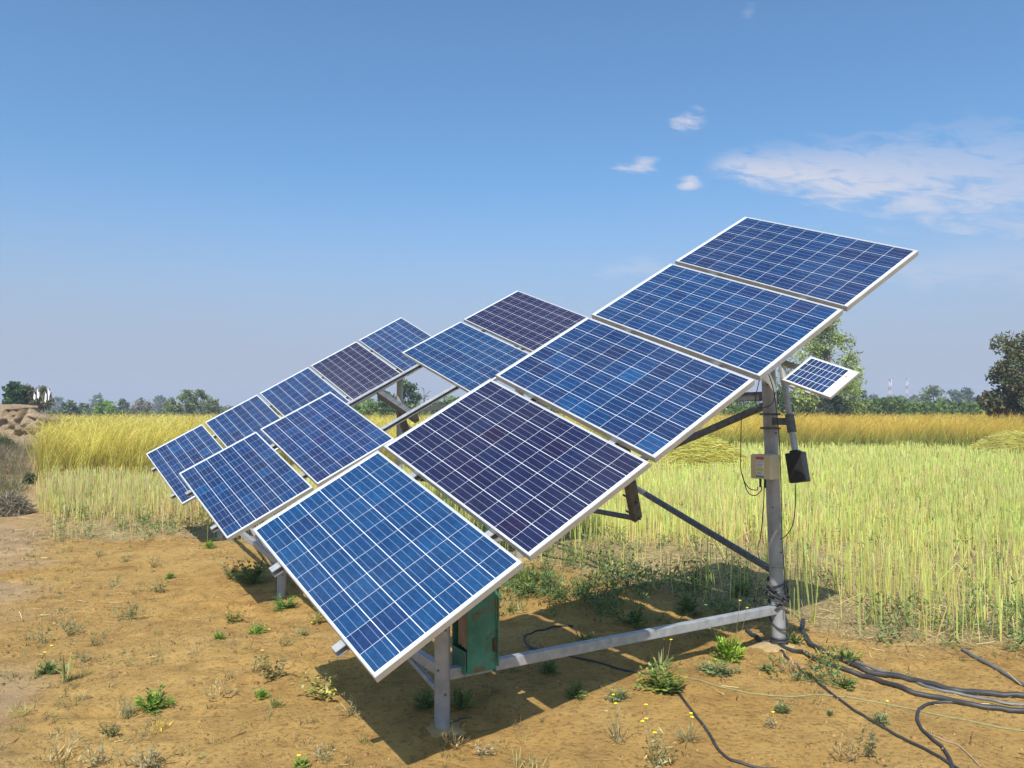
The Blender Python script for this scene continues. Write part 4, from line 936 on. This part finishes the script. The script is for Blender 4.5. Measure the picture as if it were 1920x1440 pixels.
# ------------------------------------------------------------------ trees and far things
def branch_tips(r, H, spread, n1, base_f=.35, up=0.75):
    """limb polylines and cluster centres of a crown that reaches from base_f * H to the top"""
    limbs = []; tips = []
    for i in range(n1 * 2):
        f = (i + r.random()) / (n1 * 2); zt = H * (base_f + (.97 - base_f) * f); q = 2 * f - .75
        ln = spread * max(.22, 1 - abs(q) ** 2.2 * (.45 if q < 0 else .62)) * r.uniform(.6, 1.08); a = 2.4 * i + r.uniform(-.5, .5)
        z0 = max(H * base_f * .7, zt - ln * up); p0 = Vector((0, 0, z0)); p2 = Vector((math.cos(a) * ln, math.sin(a) * ln, zt)); p1 = p0.lerp(p2, .5) + Vector((0, 0, ln * .1))
        limbs.append([p0, p1, p2]); tips += [p2, p1.lerp(p2, .4)]
        for k in range(2):
            b = a + r.uniform(-1.2, 1.2); s0 = p1.lerp(p2, r.uniform(.0, .8)); e = s0 + Vector((math.cos(b), math.sin(b), r.uniform(-.4, .7))) * spread * r.uniform(.2, .42); limbs.append([s0, s0.lerp(e, .5) + Vector((0, 0, .05)), e]); tips.append(e)
    tips.append(Vector((0, 0, H * .95))); return limbs, tips
def tree(px, Y, top_py, wpx, label, color, n_leaf=2600, leaf=None, z0=None, airy=.0, seed=1, name='tree', base_f=.3, trunk_r=None, group='trees beyond the fields', cat='tree', col2=None, up=.75):
    r = random.Random(seed); g = np.random.default_rng(seed); top = at_y(px, top_py, Y); zb = gz(top.x, Y) if z0 is None else z0
    H = top.z - zb; spread = wpx * Y / F_PX / 2 * .86; root = empty(name, (top.x, Y, zb)); tag(root, label, cat, group)
    limbs, tips = branch_tips(r, H, spread, 8, base_f, up); tr = trunk_r or H * .022
    mb = MB(); lean = r.uniform(-.05, .05) * H
    mb.tube([Vector((0, 0, -.2)), Vector((lean * .4, 0, H * .25)), Vector((lean, 0, H * .55)), Vector((lean * .5, 0, H * .9))], [tr * 1.25, tr, tr * .7, tr * .15], 8)
    for l in limbs: mb.tube(l, [tr * .42, tr * .25, tr * .08], 5)
    o = mb.build('trunk', M['bark'], None, Vector((0, 0, 0))); o.parent = root
    if n_leaf:
        tp = np.array([tuple(t) for t in tips]); w = g.uniform(.4, 1.3, len(tp)); k = g.choice(len(tp), n_leaf, p=w / w.sum()); cr = spread * (.33 if airy else .32) * g.uniform(.5, 1.3, len(tp))
        off = unit(g.normal(0, 1, (n_leaf, 3))) * (g.random((n_leaf, 1)) ** .5) * cr[k][:, None] * np.array([[1, 1, .8]]); P = tp[k] + off
        P[:, 2] = np.minimum(P[:, 2], H * (1.0 + .03 * g.random(n_leaf))).clip(H * .05)
        ls = leaf or max(.10, Y / F_PX * 3.2); D = unit(g.normal(0, 1, (n_leaf, 3)) + np.array([[0, 0, -.2]])); S = unit(np.cross(D, g.normal(0, 1, (n_leaf, 3)))); L = ls * g.uniform(.6, 1.5, n_leaf)
        cl = np.exp(g.normal(0, .22, len(tp)))[k][:, None]; c = np.array([color]) * 1.65 * cl * np.exp(g.normal(0, .18, (n_leaf, 1)))
        if col2 is not None: m2 = g.random(n_leaf) < .22; c[m2] = np.array([col2]) * np.exp(g.normal(0, .2, (m2.sum(), 1)))
        v, q, cc = quads_strip(P, D, S, L, L * g.uniform(.45, .8, n_leaf), g.normal(0, .1, (n_leaf, 3)) * ls, np.stack([c, c], 1), 1, .45)
        o = npmesh('crown', v, q, M['tree_leaf'], cc); o.parent = root
    return root
GRN, LGR, DGR, GRY = (0.065, 0.10, 0.022), (0.13, 0.165, 0.045), (0.035, 0.058, 0.018), (0.11, 0.11, 0.07)
tree(1545, 78, 607, 158, 'tall airy light green tree behind the small solar panel', (0.17, 0.21, 0.045), 11000, .20, airy=1, seed=5, base_f=.16, up=1.3)
tree(1935, 46, 628, 188, 'dark leafy evergreen tree at the right border', (0.046, 0.056, 0.020), 16000, .16, seed=8, base_f=.20, col2=(0.15, 0.095, 0.03), up=.9)
tree(762, 95, 716, 58, 'dark green tree seen through the gap of the missing panel', (0.05, 0.085, 0.025), 2200, .3, seed=12)
tree(725, 90, 735, 50, 'dark tree left of the one seen through the missing panel gap', (0.05, 0.085, 0.025), 1600, .3, seed=13)
tree(795, 100, 724, 46, 'leafless branching tree seen through the missing panel gap', GRY, 0, seed=14, up=.95)
tree(352, 120, 733, 52, 'pale green tree, left of a close pair above the golden crop', (0.105, 0.135, 0.045), 2400, seed=15, base_f=.1)
tree(378, 122, 734, 56, 'pale green tree, right of a close pair above the golden crop', (0.105, 0.135, 0.045), 2400, seed=16, base_f=.1)
tree(322, 118, 748, 44, 'low pale green tree left of the close pair', (0.11, 0.14, 0.045), 1700, seed=17, base_f=.1)
tree(402, 116, 750, 40, 'low olive tree right of the close pair', (0.09, 0.11, 0.04), 1500, seed=18, base_f=.1)
tree(266, 130, 749, 46, 'brownish half-bare tree left of the pale green trees', (0.12, 0.105, 0.075), 900, seed=19, airy=1)
tree(232, 150, 749, 26, 'narrow grey-green tree behind the bright round bush', (0.08, 0.10, 0.06), 1500, seed=20, base_f=.15)
tree(201, 105, 754, 52, 'bright green round bush above the golden crop', (0.10, 0.17, 0.02), 2200, seed=21, base_f=.05)
tree(131, 110, 752, 42, 'dark green tree right of the clay bank', (0.06, 0.095, 0.04), 1800, seed=22, base_f=.1)
tree(158, 125, 756, 34, 'smaller grey-green tree beside the dark one right of the clay bank', (0.075, 0.10, 0.05), 1300, seed=23, base_f=.1)
tree(26, 54, 721, 44, 'dark green tree on top of the clay bank at the left border', (0.035, 0.065, 0.025), 2200, .2, z0=2.2, seed=24, base_f=.15)
tree(52, 55, 725, 46, 'grey-brown thorn bush on the clay bank between tree and flags', (0.095, 0.090, 0.045), 2000, .2, z0=2.1, seed=25, base_f=.05, cat='bush')
tree(82, 57, 726, 36, 'thin grey thorn bush behind the white flags', (0.10, 0.095, 0.06), 700, .2, z0=2.0, seed=26, base_f=.1, cat='bush', airy=1)
tree(1748, 140, 726, 66, 'rounded pale tree standing above the hedge at the right', (0.085, 0.115, 0.05), 2600, seed=27, base_f=.1)
tree(1790, 200, 731, 40, 'bluish far tree, left of a pair right of the rounded pale tree', (0.06, 0.085, 0.05), 1800, seed=28, base_f=.15)
tree(1815, 205, 729, 36, 'bluish far tree, right of a pair beside the dark evergreen', (0.06, 0.085, 0.05), 1800, seed=29, base_f=.15)
tree(1612, 150, 733, 50, 'grey-green tree to the right of the small solar panel', (0.075, 0.105, 0.045), 1800, seed=30, base_f=.1)
tree(1395, 85, 738, 90, 'green bushy tree seen left of the tall post', (0.07, 0.12, 0.025), 2400, seed=31, base_f=.05)
tree(1470, 82, 725, 60, 'green tree just right of the tall post', (0.09, 0.14, 0.03), 2200, seed=32, base_f=.08)
tree(690, 88, 748, 56, 'bright green bush beneath the dark tree in the panel gap', (0.10, 0.16, 0.03), 1700, seed=33, base_f=.05, cat='bush')
tree(845, 92, 745, 80, 'light green bush seen at the right end of the panel gap', (0.12, 0.15, 0.05), 1800, seed=34, base_f=.05, cat='bush')
tree(1560, 70, 742, 66, 'dark green bush at the foot of the tall airy tree', (0.02, 0.036, 0.012), 2600, .22, seed=35, base_f=.03, cat='bush')
tree(1893, 50, 752, 56, 'dark bush at the foot of the evergreen at the right border', (0.022, 0.036, 0.012), 2000, .2, seed=36, base_f=.03, cat='bush')
for i, px in enumerate((1640, 1665, 1688, 1715, 1835, 1858, 300, 185, 110)):
    tree(px, 330, 741 + (i * 5) % 7, 34, 'hazy distant tree ' + ('just left of the left telecom mast', 'right behind the left telecom mast', 'between the two telecom masts', 'just right of the right telecom mast', 'left of the dark evergreen at the right', 'right beside the dark evergreen at the right', 'on the horizon left of the pale green trees', 'on the horizon left of the bright round bush', 'on the horizon just right of the clay bank')[i], (0.07, 0.09, 0.05), 700, .9, seed=50 + i, base_f=.1, name='distant_tree', group='hazy trees on the horizon')
# hedge beyond the crop on the right and scrub elsewhere
def thicket(name, label, xs, ys, hs, color, n, leaf, cat, seed):
    g = np.random.default_rng(seed); t = g.random(n); x = np.interp(t, np.linspace(0, 1, len(xs)), xs); y = np.interp(t, np.linspace(0, 1, len(ys)), ys) + g.normal(0, 1.5, n); h0 = np.interp(t, np.linspace(0, 1, len(hs)), hs)
    hh = h0 * (1 + .5 * vnoise(x * .35, y * .1, seed) + .3 * vnoise(x * 1.1, y * .3, seed + 1)); z = ground(x, y) + hh * np.sqrt(g.random(n))
    D = unit(g.normal(0, 1, (n, 3))); S = unit(np.cross(D, g.normal(0, 1, (n, 3)))); L = leaf * g.uniform(.6, 1.5, n); cl = np.exp(.5 * vnoise(x * .8, z * 1.2, seed + 2))[:, None]; c = np.array([color]) * cl * np.exp(g.normal(0, .2, (n, 1)))
    v, q, cc = quads_strip(np.stack([x, y, z], -1), D, S, L, L * .6, np.zeros((n, 3)), np.stack([c, c], 1), 1, .5)
    tag(npmesh(name, v, q, M['tree_leaf'], cc), label, cat, kind='stuff')
thicket('hedge', 'dense green hedge running behind the golden crop', (20, 32, 44, 60, 80), (80, 82, 84, 82, 80), (2.9, 2.8, 2.9, 3.3, 3.0), (0.095, 0.155, 0.032), 15000, .34, 'hedge', 61)
thicket('hedge', 'low green thicket behind the crop in the middle distance', (-30, -10, 5, 20), (96, 92, 88, 82), (2.4, 2.9, 2.9, 2.9), (0.095, 0.145, 0.04), 9000, .36, 'hedge', 64)
thicket('hedge', 'low olive scrub line between the left trees and the crop', (-95, -70, -45, -25), (112, 116, 118, 112), (1.7, 2.0, 2.0, 2.1), (0.13, 0.15, 0.06), 7000, .36, 'hedge', 66)
thicket('far_woods', 'hazy line of far woods on the horizon', (-330, -150, 0, 150, 330), (460, 450, 450, 450, 460), (3.2, 4.0, 4.5, 6.0, 6.5), (0.12, 0.145, 0.085), 26000, 1.5, 'woods', 67)
# dry scrub left of the path
n = 60000; x, y = scatter(n, -48, -8.5, 14, 50); po = path_off(x, y); kp = (po < -.42 + .5 * vnoise(x * .7, y * .7, 71) - .5 * sstep(y, 19, 15)) & (po > -9) & (x > -.80 * y - 4) & (RNG.random(n) < np.clip(.75 + 1.6 * vnoise(x * .45, y * .45, 72), .1, 1)); x, y = x[kp], y[kp]; m_ = 6; n = len(x) * m_
X = np.repeat(x, m_) + RNG.normal(0, .12, n); Y = np.repeat(y, m_) + RNG.normal(0, .12, n); a = RNG.uniform(0, 6.283, n); e = RNG.uniform(.4, 1.5, n); D = np.stack([np.cos(a) * np.cos(e), np.sin(a) * np.cos(e), np.sin(e)], -1); S = unit(np.cross(D, RNG.normal(0, 1, (n, 3))))
mixk = sstep(vnoise(X * .4, Y * .4, 73), -.1, .2)[:, None]; c = (np.array([(0.24, 0.195, 0.12)]) * (1 - mixk) + np.array([(0.20, 0.185, 0.085)]) * mixk) * np.exp(RNG.normal(0, .2, (n, 1))); L_ = RNG.uniform(.12, .55, n) * (.45 + 1.2 * sstep(vnoise(X * .35, Y * .35, 74), -.2, .35))
Vs = quads_strip(np.stack([X, Y, ground(X, Y) - .02], -1), D, S, L_, RNG.uniform(.010, .022, n), RNG.normal(0, .06, (n, 3)), np.stack([c * .9, c], 1), 1, .3)
tag(npmesh('dry_scrub', Vs[0], Vs[1], M['straw'], Vs[2]), 'grey-brown dry scrub on the low bank left of the path', 'scrub', kind='stuff')
def bush(px, py, wpx, hpx, color, label, seed):
    p = on_ground(px, py); s = p.y / F_PX; g = np.random.default_rng(seed); n = 2600; R = wpx * s / 2; Hh = hpx * s
    d = unit(g.normal(0, 1, (n, 3))); d[:, 2] = np.abs(d[:, 2]); P = d * np.array([[R, R, Hh]]) * (.35 + .65 * g.random((n, 1)) ** .5) * np.exp(g.normal(0, .1, (n, 1)))
    D = unit(g.normal(0, 1, (n, 3)) + d * .8); S = unit(np.cross(D, g.normal(0, 1, (n, 3)))); L = g.uniform(.05, .16, n); c = np.array([color]) * np.exp(g.normal(0, .22, (n, 1)))
    v, q, cc = quads_strip(P, D, S, L, L * .16, g.normal(0, .02, (n, 3)), np.stack([c, c], 1), 1, .3); o = npmesh('bush', v, q, M['leaf'], cc); o.location = p; tag(o, label, 'bush', 'bushes beside the dirt path')
bush(22, 965, 60, 36, (0.30, 0.25, 0.175), 'grey bush beside the path at the left border', 81)
bush(57, 908, 16, 14, (0.06, 0.10, 0.03), 'small dark green bush between path and scrub', 82)
bush(62, 828, 56, 36, (0.20, 0.19, 0.125), 'grey thorny bush below the clay bank', 83)
bush(5, 850, 40, 34, (0.08, 0.11, 0.03), 'green bush under the clay bank at the left border', 84)
# white flags on poles beside the bank trees
for i, (px, y0, y1, fx, label) in enumerate(((63, 734, 757, 1, 'white flag on a pole, leftmost of the flags on the clay bank'), (68, 729, 757, 1, 'tilted white flag second from the left on the clay bank'), (84, 733, 757, 1, 'hanging white cloth in the middle of the flags on the bank'), (88, 727, 757, 1, 'tall pole with white flag, second from right on the bank'), (93, 730, 758, -1, 'pale pole with cloth, rightmost on the clay bank'))):
    t = at_y(px, y0, 52 + i * .4); b = Vector((t.x, t.y, 2.05)); fl = empty('flag_pole', b); tag(fl, label, 'flag', 'white flags on the clay bank')
    MB().tube([b, t + Vector((0, 0, .1))], .018, 6).build('pole', M['bark'], fl)
    mb = MB(); gr = 5; vs = []
    for a in range(gr):
        for k in range(gr): vs.append(t + Vector((fx * (.05 if i % 2 else .035) * a * (1 - .12 * k) + .02 * k * (i % 2), .05 * math.sin(a * 1.7 + k), -(.11 + .03 * (i % 3)) * k - .06 * a)))
    mb.add(vs, [(a * gr + k, a * gr + k + 1, (a + 1) * gr + k + 1, (a + 1) * gr + k) for a in range(gr - 1) for k in range(gr - 1)], 0, True); mb.build('flag', M['cloth'], fl)
# telecom masts
def mast(px, top, Y, w0, label, seed):
    t = at_y(px, top, Y); H = t.z; root = empty('telecom_mast', (t.x, Y, 0)); tag(root, label, 'mast', 'red and white telecom masts on the horizon'); nsec = 9
    for s in range(nsec):
        z0_, z1_ = H * s / nsec, H * (s + 1) / nsec; wa, wb = w0 * (1 - .8 * s / nsec), w0 * (1 - .8 * (s + 1) / nsec); mb = MB(); cs = [(-1, -1), (1, -1), (1, 1), (-1, 1)]
        A = [Vector((t.x + c[0] * wa / 2, Y + c[1] * wa / 2, z0_)) for c in cs]; B = [Vector((t.x + c[0] * wb / 2, Y + c[1] * wb / 2, z1_)) for c in cs]
        for k in range(4):
            mb.tube([A[k], B[k]], .075, 4); mb.tube([A[k], B[(k + 1) % 4]], .05, 4); mb.tube([A[(k + 1) % 4], B[k]], .05, 4)
        mb.build('section', M['redpaint'] if s % 2 == 0 else M['whitepaint'], root)
    for k in range(4):
        MB().box((t.x + (k % 2 - .5) * 1.5, Y - .8, H * (.80 + .045 * k)), .4, .3, 1.8).build('antenna', M['whitepaint'], root)
    MB().tube([(t.x, Y, H), (t.x, Y, H + 3)], .07, 5).build('spike', M['whitepaint'], root)
mast(1668, 710, 520, 3.0, 'red and white telecom mast, left of the two, with white antennas', 1)
mast(1700, 708, 640, 2.6, 'slender red and white telecom mast, right of the two', 2)
for px, y0, Y, label in ((1586, 727, 84, 'white pole standing beside the tall airy tree'), (1848, 744, 90, 'white pole left of the dark evergreen tree')):
    t = at_y(px, y0, Y); b = Vector((t.x, Y, gz(t.x, Y))); o = MB().tube([b, b.lerp(t, .5), t], [.09, .08, .06], 8).build('white_pole', M['whitepaint'], None, b); o.location = b; tag(o, label, 'pole', 'white poles beyond the crop')
    MB().box((t.x, Y, t.z - .25), .5, .08, .08).build('cross_arm', M['dark_steel'], o, b)

# ------------------------------------------------------------------ the hazy air
hz = MB().box((0, 500, 17.5), 3100, 1150, 38).build('haze', simple('air', (1, 1, 1), (1, 1, 1)), None, Vector((0, 0, 0)))
hm = hz.data.materials[0]; ht = hm.node_tree; ht.nodes.clear()
pv = ht.nodes.new('ShaderNodeVolumePrincipled'); pv.inputs['Color'].default_value = (0.72, 0.80, 0.95, 1); pv.inputs['Density'].default_value = 0.0009
pv.inputs['Anisotropy'].default_value = 0.0
om = ht.nodes.new('ShaderNodeOutputMaterial'); ht.links.new(pv.outputs[0], om.inputs['Volume'])
tag(hz, 'pale dusty haze hanging over the fields', 'haze', kind='stuff')
